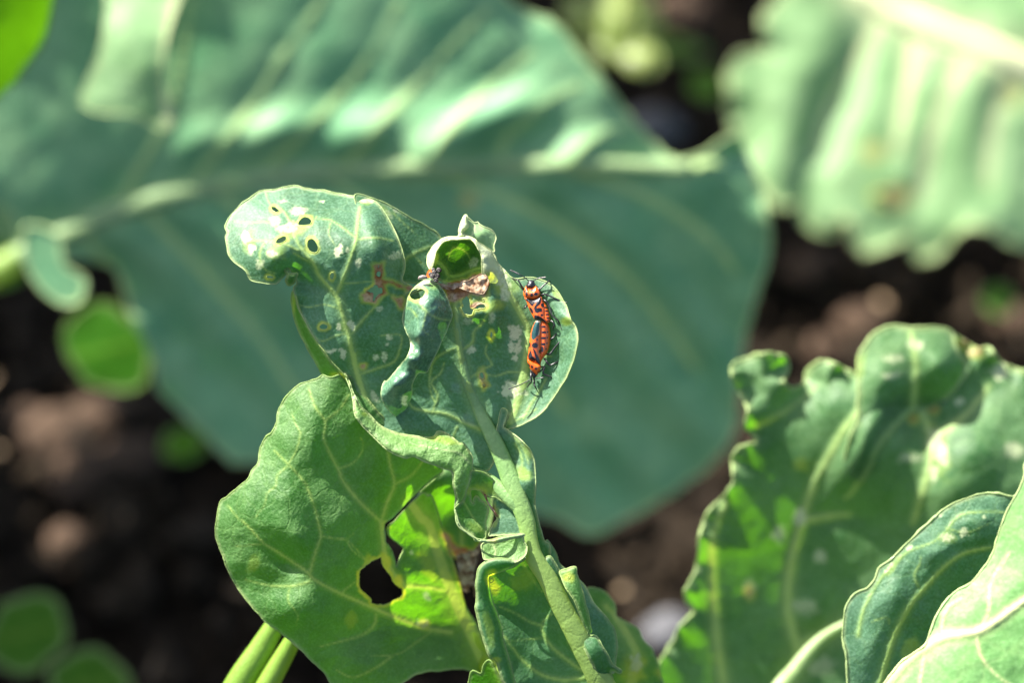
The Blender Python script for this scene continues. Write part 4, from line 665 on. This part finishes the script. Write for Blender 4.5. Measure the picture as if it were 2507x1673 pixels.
# ================================================================== 2. the broad leaf behind
back = empty('cabbage_plant', (-.12, .12, 0), 'big cabbage plant behind, its one broad blue-green leaf filling the upper half out of focus', 'cabbage plant')
olb = cF((60, 590), (30, 500), (-60, 420), (-120, 200), (-60, 20), (40, -60), (200, -140), (420, -200), (700, -220), (950, -170), (1120, -50), (1180, 10), (1270, 50), (1330, 120), (1390, 190), (1440, 260), (1500, 330), (1560, 365), (1620, 350), (1690, 308), (1725, 380), (1752, 450), (1768, 560), (1745, 650), (1712, 760), (1695, 900), (1690, 980), (1650, 1050), (1560, 1120), (1460, 1180), (1360, 1228), (1270, 1190), (1150, 1160), (950, 1130), (750, 1090), (600, 1065), (530, 1060), (480, 1010), (440, 970), (400, 930), (360, 880), (345, 820), (325, 770), (300, 720), (290, 680), (265, 620), (230, 600), (160, 595))
mid = np.array(catmull(cF((40, 590), (130, 550), (250, 490), (400, 445), (550, 415), (700, 395), (900, 385), (1100, 382), (1300, 378), (1450, 380), (1560, 385), (1640, 370)), 20))
lat_up = [cF((250, 490), (310, 400), (370, 300), (400, 220), (430, 60), (450, -60)), cF((430, 440), (480, 370), (560, 270), (650, 130), (740, 0), (800, -100)), cF((600, 405), (680, 320), (760, 240), (850, 130), (920, 0)), cF((790, 390), (860, 300), (950, 200), (1050, 90), (1120, 20)), cF((980, 385), (1030, 300), (1120, 200), (1220, 120)), cF((1140, 382), (1170, 310), (1260, 230), (1340, 190)), cF((1300, 380), (1360, 320), (1430, 290))]
lat_dn = [cF((320, 470), (480, 640), (600, 780), (700, 940)), cF((480, 430), (700, 600), (900, 800), (1000, 1000)), cF((740, 400), (950, 540), (1150, 720), (1300, 950)), cF((1000, 390), (1250, 500), (1450, 650), (1600, 850)), cF((1300, 385), (1480, 450), (1620, 540), (1700, 640)), cF((180, 530), (260, 620), (300, 700))]
def zbig(X, Y):
    d, t = dist_poly(X, Y, mid, False, True)
    my = np.interp(X, mid[:, 0], mid[:, 1]); v = my-Y
    up = np.interp(v, [0, 40, 120, 420, 900], [0, -24, -68, -200, -430])
    dn = np.interp(-v, [0, 60, 200, 900], [0, 12, 75, 420])
    z = np.where(v > 0, up, dn)
    # quilting between the side ribs
    dl = np.full(X.shape, 1e9)
    for l in latc: dl = np.minimum(dl, dist_poly(X, Y, l))
    q = 1-np.exp(-(dl/42.0)**2)
    band = np.exp(-((v-170)/120.0)**2)
    return z - q*np.where(v > 0, 6+4*band, 26) + 14*fbm(X, Y, 300, 77, 2) + np.where(v < 0, sstep(20, 220, -v)*15*np.sin(((X-Y*1.05)*.70+60*fbm(X, Y, 420, 78, 2))/165*2*math.pi), 0)
latc = [catmull(l, 25) for l in lat_up+lat_dn]
zb = off(.60)
BIGB = [(640, 305, 120, 50, -20, 62), (840, 305, 112, 52, -26, 76), (995, 350, 112, 66, -26, 100), (1150, 262, 145, 52, -14, 66), (1315, 362, 95, 55, -32, 78), (480, 320, 80, 44, -26, 24)]
big = sheet('leaf', olb, [(x, y, z+zb) for (x, y), z in zip(cF((-60, 500), (100, 580), (300, 480), (700, 395), (1100, 382), (1640, 370), (-100, 0), (700, -200), (1150, 0), (1750, 500), (1690, 980), (1360, 1228), (600, 1065), (300, 700)), (120, 80, 60, 20, -10, -60, 160, 120, 60, -70, -40, 0, 60, 90))], M_bigleaf, back, g=13, zfun=zbig,
            veins=[(mid, 26, 12)]+[(l, 9, 4) for l in lat_up]+[(l, 10, 5) for l in lat_dn], vh=10, rough=10, rsc=220, seed=51, edge=4, rimw=8, wob=6, ruffle=(16, 420, 60), bulges=[(*cF((a_, b_))[0], rx_, ry_, an_, h_) for a_, b_, rx_, ry_, an_, h_ in BIGB], yel=sp(cF, (1075, 458, 14, 14, 0, .5)), browns=[(ell(cF, 1075, 458, 18, 14), .6)], label='broad blue-green leaf with pale ribs filling the upper half')
zbg = sheet.z
tube('midrib', [(x, y, zbg(x, y)-9, r) for (x, y), r in zip([tuple(p) for p in mid[::6]], np.linspace(27, 15, len(mid[::6])))], M_pale, big, ns=12, flat=.6, step=20, mask=(.2, 0, 0, 0))
p0 = P(np.array([cF((40, 590))[0][0]]), np.array([cF((40, 590))[0][1]]), zbg(*cF((60, 585))[0]))[0]
wtube('leaf_stalk', [(*p0, .0026), (p0[0]-.03, p0[1]-.002, p0[2]-.025, .0035), (-.155, .12, .06, .0045), (-.13, .125, .0, .006)], M_stalk, back)

# side leaves of the same plant, left edge
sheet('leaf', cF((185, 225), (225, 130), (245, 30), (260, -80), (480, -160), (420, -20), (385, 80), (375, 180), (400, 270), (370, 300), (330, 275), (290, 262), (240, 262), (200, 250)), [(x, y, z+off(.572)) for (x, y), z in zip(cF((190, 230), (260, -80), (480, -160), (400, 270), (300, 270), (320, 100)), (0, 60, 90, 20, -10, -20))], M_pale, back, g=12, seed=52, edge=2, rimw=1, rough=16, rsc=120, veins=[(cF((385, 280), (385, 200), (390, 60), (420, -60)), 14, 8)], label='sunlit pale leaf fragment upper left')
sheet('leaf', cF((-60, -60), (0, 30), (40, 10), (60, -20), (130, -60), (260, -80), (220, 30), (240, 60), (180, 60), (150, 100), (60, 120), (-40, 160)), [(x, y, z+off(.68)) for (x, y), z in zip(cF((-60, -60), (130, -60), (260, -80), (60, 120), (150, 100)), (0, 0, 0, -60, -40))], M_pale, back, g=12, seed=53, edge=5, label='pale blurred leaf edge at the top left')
sheet('leaf', cF((-80, -60), (60, -80), (128, -60), (118, 20), (100, 90), (60, 150), (20, 200), (-60, 230)), [(x, y, z+off(.53)) for (x, y), z in zip(cF((-80, -60), (128, -60), (100, 90), (-60, 230), (0, 60)), (-40, 0, 90, 80, 20))], M_weed, back, g=12, seed=54, edge=5, label='bright yellow-green leaf cutting the top left corner')
sheet('leaf', cF((60, 520), (130, 540), (150, 610), (195, 640), (185, 690), (140, 697), (90, 660), (60, 600)), [(x, y, z+off(.59)) for (x, y), z in zip(cF((60, 520), (195, 640), (140, 697), (60, 600)), (0, 0, 20, 20))], M_bigleaf, back, g=10, seed=55, edge=5, label='small drooping blue-green lobe at the left')
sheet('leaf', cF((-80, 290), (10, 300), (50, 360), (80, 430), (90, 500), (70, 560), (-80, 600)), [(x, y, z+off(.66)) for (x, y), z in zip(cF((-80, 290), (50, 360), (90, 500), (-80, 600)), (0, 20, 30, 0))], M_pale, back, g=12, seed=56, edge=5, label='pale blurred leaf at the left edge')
sheet('leaf', cF((-80, 560), (0, 555), (40, 600), (50, 640), (0, 660), (-80, 650)), [(x, y, z+off(.64)) for (x, y), z in zip(cF((-80, 560), (40, 600), (0, 660), (-80, 650)), (0, 20, 30, 0))], M_weed, back, g=12, seed=57, edge=5, label='green leaf under the pale one at the left edge')

# ================================================================== 3. upper right plant
ur = empty('cabbage_plant', (.17, .45, 0), 'sunlit pale green cabbage plant out of focus in the upper right corner', 'cabbage plant')
olr = cC((1150, 130), (1165, 70), (1230, 0), (1300, -90), (1700, -160), (2400, -200), (2600, 0), (2620, 700), (2550, 1150), (2400, 1140), (2260, 1100), (2160, 1040), (2080, 1040), (1990, 1130), (1900, 1195), (1840, 1170), (1800, 1100), (1740, 1130), (1640, 1160), (1580, 1120), (1555, 1020), (1520, 1040), (1470, 1075), (1400, 1070), (1340, 1010), (1330, 930), (1250, 955), (1180, 920), (1120, 830), (1080, 740), (1030, 640), (1010, 540), (1000, 420), (985, 360), (1040, 270), (1150, 245), (1195, 205))
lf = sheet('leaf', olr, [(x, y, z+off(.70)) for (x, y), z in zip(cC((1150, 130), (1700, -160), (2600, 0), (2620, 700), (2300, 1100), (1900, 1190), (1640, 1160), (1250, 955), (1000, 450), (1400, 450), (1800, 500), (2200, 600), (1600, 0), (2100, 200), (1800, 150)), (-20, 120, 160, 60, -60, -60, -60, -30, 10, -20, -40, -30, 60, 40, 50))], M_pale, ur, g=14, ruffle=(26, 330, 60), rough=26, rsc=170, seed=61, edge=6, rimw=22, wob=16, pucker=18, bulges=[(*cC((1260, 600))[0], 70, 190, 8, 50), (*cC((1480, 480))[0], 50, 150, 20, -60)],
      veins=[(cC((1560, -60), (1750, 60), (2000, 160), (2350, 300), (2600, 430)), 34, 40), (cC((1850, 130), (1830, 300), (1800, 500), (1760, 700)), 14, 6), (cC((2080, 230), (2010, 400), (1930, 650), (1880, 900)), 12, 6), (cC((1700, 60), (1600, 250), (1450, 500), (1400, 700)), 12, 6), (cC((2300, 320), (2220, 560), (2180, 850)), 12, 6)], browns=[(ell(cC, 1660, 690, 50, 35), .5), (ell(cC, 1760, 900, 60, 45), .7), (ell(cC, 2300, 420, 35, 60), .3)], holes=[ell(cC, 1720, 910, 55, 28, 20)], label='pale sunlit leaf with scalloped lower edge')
zz = sheet.z
tube('midrib', [(x, y, zz(x, y)-4, r) for (x, y), r in zip(cC((1560, -60), (1750, 60), (2000, 160), (2350, 300), (2600, 430)), (20, 27, 32, 36, 40))], M_cream, lf, ns=12, flat=.7, step=25, mask=(0, 0, 0, 0))
pq = P(np.array([cC((2600, 430))[0][0]]), np.array([cC((2600, 430))[0][1]]), zz(*cC((2560, 415))[0]))[0]
wtube('leaf_stalk', [(*pq, .0042), (pq[0]+.04, pq[1]+.02, pq[2]-.05, .005), (.20, .46, 0, .007)], M_stalk, ur)

# ================================================================== 4. ruffled leaf on the right
rf = empty('cabbage_plant', (.10, .03, 0), 'ruffled dark green cabbage plant with nibbled wavy edge, right of the bug leaf', 'cabbage plant')
olf = cA((320, 260), (370, 220), (470, 195), (540, 210), (562, 260), (545, 310), (580, 342), (630, 320), (640, 270), (700, 225), (760, 240), (800, 262), (850, 280), (860, 200), (910, 120), (980, 85), (1060, 92), (1130, 90), (1200, 95), (1245, 120), (1300, 150), (1350, 180), (1400, 175), (1450, 240), (1541, 270), (1680, 300), (1740, 700), (1700, 1500), (1500, 1750), (600, 1750), (-60, 1740), (-40, 1600), (60, 1430), (110, 1330), (170, 1270), (130, 1200), (180, 1080), (200, 930), (240, 840), (330, 740), (330, 640), (350, 590), (430, 560), (380, 500), (390, 420), (350, 350))
zr = off(.480)
dr = [(x, y, z+zr) for (x, y), z in zip(cA((320, 260), (540, 210), (700, 225), (860, 250), (1060, 92), (1245, 120), (1450, 240), (1700, 400), (1700, 1500), (600, 1750), (-60, 1740), (110, 1330), (200, 930), (330, 640), (380, 450), (470, 350), (640, 500), (600, 700), (900, 400), (850, 620), (1050, 300), (1150, 500), (1250, 350), (1350, 600), (1250, 750), (700, 1000), (850, 900), (450, 1100), (250, 1300), (600, 1400), (900, 1300), (1500, 500), (1450, 850)),
      (-20, 10, 20, 10, 60, 70, 50, 30, -20, 150, 110, 60, -20, -30, -20, 20, 10, 30, -60, -40, 0, 30, 50, -45, -50, 85, 70, 75, 90, 125, 115, 10, -30))]
rl = sheet('leaf', olf, dr, M_ruf, rf, g=8, seed=71, edge=4, rimw=14, wob=4, jag=3, ruffle=(26, 130, 34), pucker=14, rough=12, rsc=110, vh=5, halo_amt=.8,
      veins=[(cA((540, 1640), (620, 1430), (700, 1380), (800, 1320)), 24, 18), (cA((600, 1430), (560, 1260), (570, 1080), (615, 900), (660, 760), (720, 640), (800, 500), (900, 380)), 14, 5), (cA((620, 890), (700, 880), (820, 865)), 10, 4), (cA((300, 1640), (265, 1400), (245, 1150), (250, 950), (300, 820)), 14, 6), (cA((1090, 420), (1080, 250), (1070, 120)), 8, 4), (cA((1080, 420), (950, 560), (880, 700), (800, 800)), 7, 3), (cA((1120, 440), (1160, 600), (1110, 800), (1080, 900)), 12, 6), (cA((1160, 560), (1300, 450), (1400, 330)), 8, 4), (cA((430, 500), (560, 430), (680, 330)), 5, 3)],
      spots=sp(cA, (1180, 580, 34, 90, -20, .85), (1165, 700, 18, 40, 0, .9), (1270, 400, 28, 22, 0, .8), (990, 220, 40, 18, 0, .6), (990, 290, 46, 14, 0, .6), (1090, 160, 36, 26, 0, .5), (520, 945, 34, 36, 0, .6), (690, 1040, 34, 30, 0, .6), (400, 1180, 26, 50, 0, .5), (1060, 630, 60, 20, 0, .5), (610, 880, 26, 50, 0, .8), (1440, 270, 36, 34, 0, .9), (1500, 600, 60, 30, 0, .6), (630, 1250, 60, 40, 0, .5), (700, 1500, 60, 40, 0, .4)),
      yel=sp(cA, (620, 660, 50, 40, 0, .4), (1180, 600, 50, 140, -15, .4)), browns=[(ell(cA, 1340, 190, 30, 18), .7), (ell(cA, 1290, 155, 22, 12), .6), (ell(cA, 1080, 470, 20, 15), .5), (ell(cA, 1160, 430, 18, 12), .5), (ell(cA, 400, 1190, 16, 26), .5)],
      bulges=[(*cA((880, 600))[0], 40, 90, 20, 40), (*cA((470, 380))[0], 40, 80, 10, 20), (*cA((1300, 560))[0], 90, 150, 25, 20)], label='ruffled green leaf with pale feeding scars')
tube('midrib', [(x, y, z+zr, r) for (x, y), z, r in zip(cA((810, 1318), (700, 1385), (600, 1500), (480, 1700), (450, 2200)), (10, 20, 15, 10, 300), (9, 13, 18, 22, 26))], M_stalk, rl, ns=12, flat=.8, mask=(0, .2, 0, 0))
sheet('overlapping_lobe', cA((850, 280), (858, 200), (910, 120), (980, 83), (1060, 90), (1130, 88), (1200, 93), (1245, 120), (1270, 200), (1300, 250), (1250, 350), (1150, 430), (1080, 430), (1040, 480), (960, 540), (920, 620), (850, 695), (810, 680), (795, 630), (820, 540), (845, 480), (850, 380)),
      [(x, y, z+zr) for (x, y), z in zip(cA((850, 280), (980, 83), (1245, 120), (1300, 250), (1080, 430), (920, 620), (850, 695), (795, 630), (845, 480), (950, 300), (1080, 260), (1190, 250), (900, 560)), (-50, -10, 10, 20, 20, -30, -10, -40, -70, -80, -40, -70, -80))], M_ruf, rl, g=7, seed=73, edge=4, rimw=12, wob=4, rough=10, rsc=90,
      veins=[(cA((1080, 420), (1090, 250), (1070, 110)), 9, 5), (cA((850, 485), (920, 490), (980, 480)), 4, 2)], spots=sp(cA, (985, 215, 44, 22, 0, .7), (990, 290, 50, 18, 0, .7), (1090, 165, 34, 30, 0, .6)), yel=sp(cA, (860, 250, 30, 80, 20, .5)))
wtube('stalk', [(*P(np.array([2050.]), np.array([2050.]), 500)[0], .0018), (.11, .015, .06, .004), (.10, .03, 0, .005)], M_stalk, rf)

# ================================================================== 5. lower right corner
lr = empty('cabbage_plant', (.12, -.08, 0), 'two overlapping leaves in the lower right corner, one dark and curled, one pale in front', 'cabbage plant')
old = cE((1640, 345), (1580, 320), (1520, 305), (1420, 297), (1330, 310), (1240, 345), (1130, 400), (1050, 470), (960, 550), (850, 660), (760, 750), (690, 800), (662, 870), (600, 940), (530, 965), (480, 1030), (455, 1110), (445, 1250), (470, 1400), (480, 1600), (500, 1800), (1100, 1800), (1500, 1300), (1750, 700))
dk = sheet('leaf', old, [(x, y, z+off(.436)) for (x, y), z in zip(cE((1640, 345), (1420, 297), (1130, 400), (850, 660), (600, 940), (445, 1250), (500, 1800), (1100, 1800), (1750, 700), (1350, 500), (1050, 700), (800, 1000), (650, 1300), (1260, 700), (1000, 930), (790, 1260), (1150, 1050), (900, 1350)), (40, 44, 44, 42, 40, 36, 40, 90, 100, 12, 10, 14, 18, 30, 34, 36, 60, 56))], M_glauc, lr, g=5, seed=81, edge=3, rimw=9, wob=2, vh=4, pucker=6, rough=4, gloss=.35,
      veins=[(cE((690, 1600), (740, 1420), (800, 1240), (900, 1050), (1000, 930), (1130, 790), (1260, 700), (1440, 660)), 9, 4), (cE((550, 1250), (570, 1130), (620, 1000), (700, 870), (800, 760)), 4, 2), (cE((1160, 520), (1240, 440), (1420, 420), (1560, 430)), 3, 1.5), (cE((960, 930), (925, 850), (960, 780), (970, 720)), 3, 1.3), (cE((760, 1170), (740, 1130), (640, 1160)), 2, 1), (cE((820, 740), (900, 680), (1060, 620), (1160, 530)), 3, 1.5), (cE((1140, 530), (1280, 560), (1430, 500)), 2, 1)],
      spots=sp(cE, (1145, 590, 50, 34, -20, .7), (1260, 560, 34, 30, 0, .7), (1395, 455, 18, 14, 0, .5), (890, 660, 24, 14, -30, .6), (760, 790, 60, 14, -50, .6), (1090, 450, 28, 14, -30, .6)), yel=sp(cE, (1140, 600, 80, 60, 0, .4), (780, 790, 100, 25, -50, .5), (900, 1330, 60, 120, 30, .4)), label='dark curled leaf with a pale scar')
olp = cE((1700, 60), (1661, 180), (1620, 290), (1540, 430), (1480, 600), (1440, 720), (1350, 850), (1290, 910), (1200, 960), (1130, 1030), (1075, 1120), (1040, 1210), (1000, 1315), (920, 1370), (840, 1430), (720, 1580), (640, 1750), (1000, 1900), (2000, 1900), (2000, 0))
pl = sheet('leaf', olp, [(x, y, z+off(.415)) for (x, y), z in zip(cE((1700, 60), (1480, 600), (1290, 910), (1075, 1120), (1000, 1315), (720, 1580), (1000, 1900), (2000, 1900), (2000, 0), (1661, 600), (1400, 1000), (1500, 1400), (1200, 1450)), (0, 30, 35, 35, 30, 40, -20, -60, -20, -20, -5, -30, -15))], M_corner, lr, g=6, seed=83, edge=2.5, rimw=6, wob=1.5, vh=4, pucker=5, rough=4,
      veins=[(cE((690, 1640), (850, 1445), (990, 1335), (1130, 1260), (1340, 1230), (1460, 1170), (1580, 1080), (1750, 960)), 14, 8), (cE((1340, 1240), (1380, 1400), (1480, 1520), (1600, 1600)), 4, 2), (cE((1130, 1250), (1110, 1200), (1140, 1080), (1240, 1000)), 4, 2), (cE((1340, 1235), (1420, 1100), (1440, 900), (1560, 700)), 3, 2), (cE((1000, 1330), (980, 1450), (960, 1600)), 3, 2)], label='pale green leaf in the very corner, nearest the camera')
wtube('stalk', [(*P(np.array([2250.]), np.array([1900.]), off(.43))[0], .0022), (.13, -.07, .12, .003), (.12, -.08, 0, .005)], M_stalk, lr)
# ================================================================== 6. weeds
def weed(label, cxy, rx, ry, d, mat, ang=0, cat='weed'):
    x, y = cF(cxy)[0]; z = off(d); bp = P(np.array([x]), np.array([y]), z)[0]
    gp = gpoint(x, y+25); r = empty('weed_seedling', (gp[0], gp[1], 0), label, cat)
    o = []
    for k in range(14):
        a = 2*math.pi*k/14; A = math.radians(ang); kk = 1+.10*math.sin(2*a+x)+.06*math.sin(5*a+y); u = rx*kk*math.cos(a); v = ry*kk*math.sin(a); o.append((x+(u*math.cos(A)-v*math.sin(A))*1.0668, y+(u*math.sin(A)+v*math.cos(A))*1.0668))
    sheet('leaf', o, [(x, y, z+10), (x-rx, y, z-12), (x+rx, y, z+25), (x, y-ry, z+30), (x, y+ry, z-10)], mat, r, rough=14, rsc=90, g=12, seed=int(abs(x)) % 97, edge=4, rimw=12, wob=3, veins=[([(x-rx*.8, y+ry*.2), (x, y), (x+rx*.8, y-ry*.2)], 7, 4)])
    wtube('stem', [(bp[0], bp[1]+.002, bp[2]-.002, .0007), (bp[0]*.5+gp[0]*.5, bp[1]*.5+gp[1]*.5, bp[2]*.5, .0009), (gp[0], gp[1], 0, .001)], M_stalk, r); return r
weed('small round weed leaf low in the bottom left corner', (62, 1455), 92, 88, .62, M_shadeweed)
weed('green weed leaf cut by the bottom edge, right of the corner one', (205, 1575), 100, 75, .62, M_shadeweed)
weed('bright green round leaf under the big leaf, left of centre', (248, 800), 100, 98, .63, M_weed, 20)
weed('tiny green sprout on the soil at the right edge', (2290, 690), 40, 30, .70, M_weed)
weed('little green sprout on dark soil between the two big leaves', (1620, 195), 36, 34, .76, M_weed)
weed('thin dim green weed leaf on black soil right of the round one', (420, 1020), 44, 40, .70, M_weed)
yw = empty('weed', (.06, .40, 0), 'yellowing weed clump at the top between the two big leaves', 'weed')
for i, (x, y, rx, ry, d) in enumerate([(1420, 45, 45, 90, .74), (1480, 60, 38, 80, .75), (1475, 135, 45, 36, .73), (1330, 40, 40, 60, .76), (1385, 20, 30, 70, .75), (1370, 115, 45, 30, .77), (1430, 110, 60, 30, .745)]):
    cx, cy = cF((x, y))[0]; z = off(d)
    o = [(cx+rx*math.cos(a)*random.uniform(.85, 1.1), cy+ry*math.sin(a)*random.uniform(.85, 1.1)) for a in np.linspace(0, 2*math.pi, 12, endpoint=False)]
    sheet('leaf', o, [(cx, cy, z-20), (cx-rx, cy, z+20), (cx+rx, cy, z+30), (cx, cy-ry, z+50), (cx, cy+ry, z)], M_yweed, yw, g=12, seed=90+i, edge=4, wob=4, veins=[([(cx, cy+ry*.8), (cx, cy), (cx+5, cy-ry*.8)], 8, 4)])
    q = P(np.array([cx]), np.array([cy]), z)[0]; wtube('stem', [(*q, .0008), (q[0]*.5+.03, q[1]*.5+.2, q[2]*.5, .001), (.06, .40, 0, .0012)], M_stalk, yw)
# ================================================================== 7. stones and lit clods on the soil
def stone(label, xy, r, mat, name='stone', cat='stone', group=None):
    p = gpoint(*cF(xy)[0], 0.004); V = []; F = []
    nu, nv = 14, 9; s = random.random()*99
    for j in range(nv+1):
        for i in range(nu):
            a = 2*math.pi*i/nu; b = math.pi*j/nv; x, y, z = math.sin(b)*math.cos(a), math.sin(b)*math.sin(a), math.cos(b)
            k = 1+.28*float(fbm(np.array([x*3+s]), np.array([y*3+z*2+s]), 1.0)[0]); V.append((x*r*k*1.15, y*r*k, z*r*k*.7))
    F = [(j*nu+i, j*nu+(i+1) % nu, (j+1)*nu+(i+1) % nu, (j+1)*nu+i) for j in range(nv) for i in range(nu)]
    o = mesh_obj(name, V, F, mat); o.location = (p[0], p[1], p[2]); o['label'] = label; o['category'] = cat
    if group: o['group'] = group
stone('whitish stone on dark soil right of the big leaf', (1500, 300), .008, M_stone)
stone('greyish stone low at the foot of the ruffled leaf', (1535, 1450), .006, M_stone)
for i, (xy, r, l) in enumerate([((1560, 30), .013, 'reddish clod of earth at the top edge'), ((140, 1000), .013, 'largest pale brown clod of the lit heap lower left'), ((240, 960), .011, 'brown clod at the upper right of the lit heap lower left'), ((60, 960), .007, 'small brown clod left of the lit heap'), ((160, 1240), .007, 'single round brown clod on black soil below the lit heap'), ((300, 1060), .012, 'brown clod at the right end of the lit heap'), ((200, 1090), .012, 'brown clod at the foot of the lit heap'), ((1980, 740), .009, 'brown clod above the ruffled leaf'), ((1850, 620), .009, 'brown clod right of the tip of the big leaf'), ((2330, 740), .008, 'brown clod near the right edge'), ((1900, 800), .007, 'small clod at the top edge of the ruffled leaf')]):
    r *= .72
    stone(l, xy, r, M_clod, 'clod', 'clod of earth', 'clods of earth on the soil')

# ================================================================== 8. unseen plant added up left, outside the frame, to throw shade on the soil
nb = empty('cabbage_plant', (-.42, .50, 0), 'unseen cabbage plant added up left so that its leaves shade the soil', 'cabbage plant')
def world_leaf(tip, base, wide, droop, seed, label=None):
    tip, base = np.array(tip, float), np.array(base, float); ax = tip-base; L = np.linalg.norm(ax); side = np.cross(ax, (0, 0, 1)); side /= np.linalg.norm(side)
    nu, nv = 60, 44; V = []; A = []
    for i in range(nu+1):
        t = i/nu; wd = wide*(math.sin(math.pi*min(1, .06+t*.94))**.55)*(1-.15*t)*(1+.06*math.sin(t*23+seed))
        for j in range(nv+1):
            q = j/nv*2-1; p = base+ax*t+side*q*wd; p[2] += droop*4*t*(1-t)-.25*wd*abs(q)**2*.3+.006*math.sin(t*17+q*5+seed)-.010*math.exp(-(q/.08)**2)
            V.append(p); lt = abs(((t*7-abs(q)*1.6) % 1)-.5); A.append((max(math.exp(-(q/.05)**2), .8*math.exp(-(lt/.06)**2)), 0, 0, 0))
    def eaten(p):      # gaps cut in the shade leaves to let sun onto chosen spots
        g_ = np.array(p)-np.array(SUN)*(p[2]/SUN.z)
        return any(((g_[0]-hx)/hr)**2+((g_[1]-hy)/(hr*1.4))**2 < 1+.5*math.sin(g_[0]*900+g_[1]*700) for hx, hy, hr in SUN_GAPS)
    F = [(i*(nv+1)+j, i*(nv+1)+j+1, (i+1)*(nv+1)+j+1, (i+1)*(nv+1)+j) for i in range(nu) for j in range(nv) if not eaten(V[i*(nv+1)+j])]
    o = mesh_obj('leaf', V, F, M_bigleaf, nb, {'mask': A, 'mask2': [(0, 0, 0, 0)]*len(V)})
    wtube('leaf_stalk', [(*base, .004), (*(base*.6+np.array((-.42, .50, 0))*.4-np.array((0, 0, .02))), .005), (-.42, .50, .02, .007)], M_stalk, nb)
_wp = P(np.array([248*1.0668]), np.array([800*1.0668]), off(.63))[0]; _wp = _wp-np.array(SUN)*(_wp[2]/SUN.z)
SUN_GAPS = [(_wp[0], _wp[1], .011), (*gpoint(*cF((170, 1010))[0])[:2], .013), (*gpoint(*cF((160, 1240))[0])[:2], .007), (*gpoint(*cF((1560, 30))[0])[:2], .012)]
for k, (tp, bs, wd, dr_) in enumerate(SHADE_LEAVES): world_leaf(tp, bs, wd, dr_, k*3.1)

def litter():
    V = []; F = []
    for k in range(150):
        x = random.uniform(-.16, .22); y = random.uniform(.1, .5); a = random.uniform(0, 6.3); l = random.uniform(.0015, .0045); wd = random.uniform(.0004, .0013); b = len(V); z = .012+random.random()*.006; t = random.uniform(-.003, .003)
        for u, v, h in ((-1, -.3, 0), (0, -1, .0006), (1, -.2, t), (1, .3, t+.0003), (0, 1, .0012), (-1, .4, .0004)):
            V.append((x+u*l*math.cos(a)-v*wd*math.sin(a), y+u*l*math.sin(a)+v*wd*math.cos(a), z+h))
        for p in V[b:b+6]: V.append((p[0], p[1], p[2]-.0005))
        F += [(b, b+1, b+4, b+5), (b+1, b+2, b+3, b+4), (b+6, b+11, b+10, b+7), (b+7, b+10, b+9, b+8)]+[(b+i, b+6+i, b+6+(i+1) % 6, b+(i+1) % 6) for i in range(6)]
    o = mesh_obj('dry_litter', V, F, simple('straw', (.24, .17, .10), .8, .2, (.12, .08, .05), 400, .3), smooth=False); o['kind'] = 'stuff'; o['label'] = 'scattered dry straw and leaf crumbs on the dark soil'; o['category'] = 'plant litter'
litter()
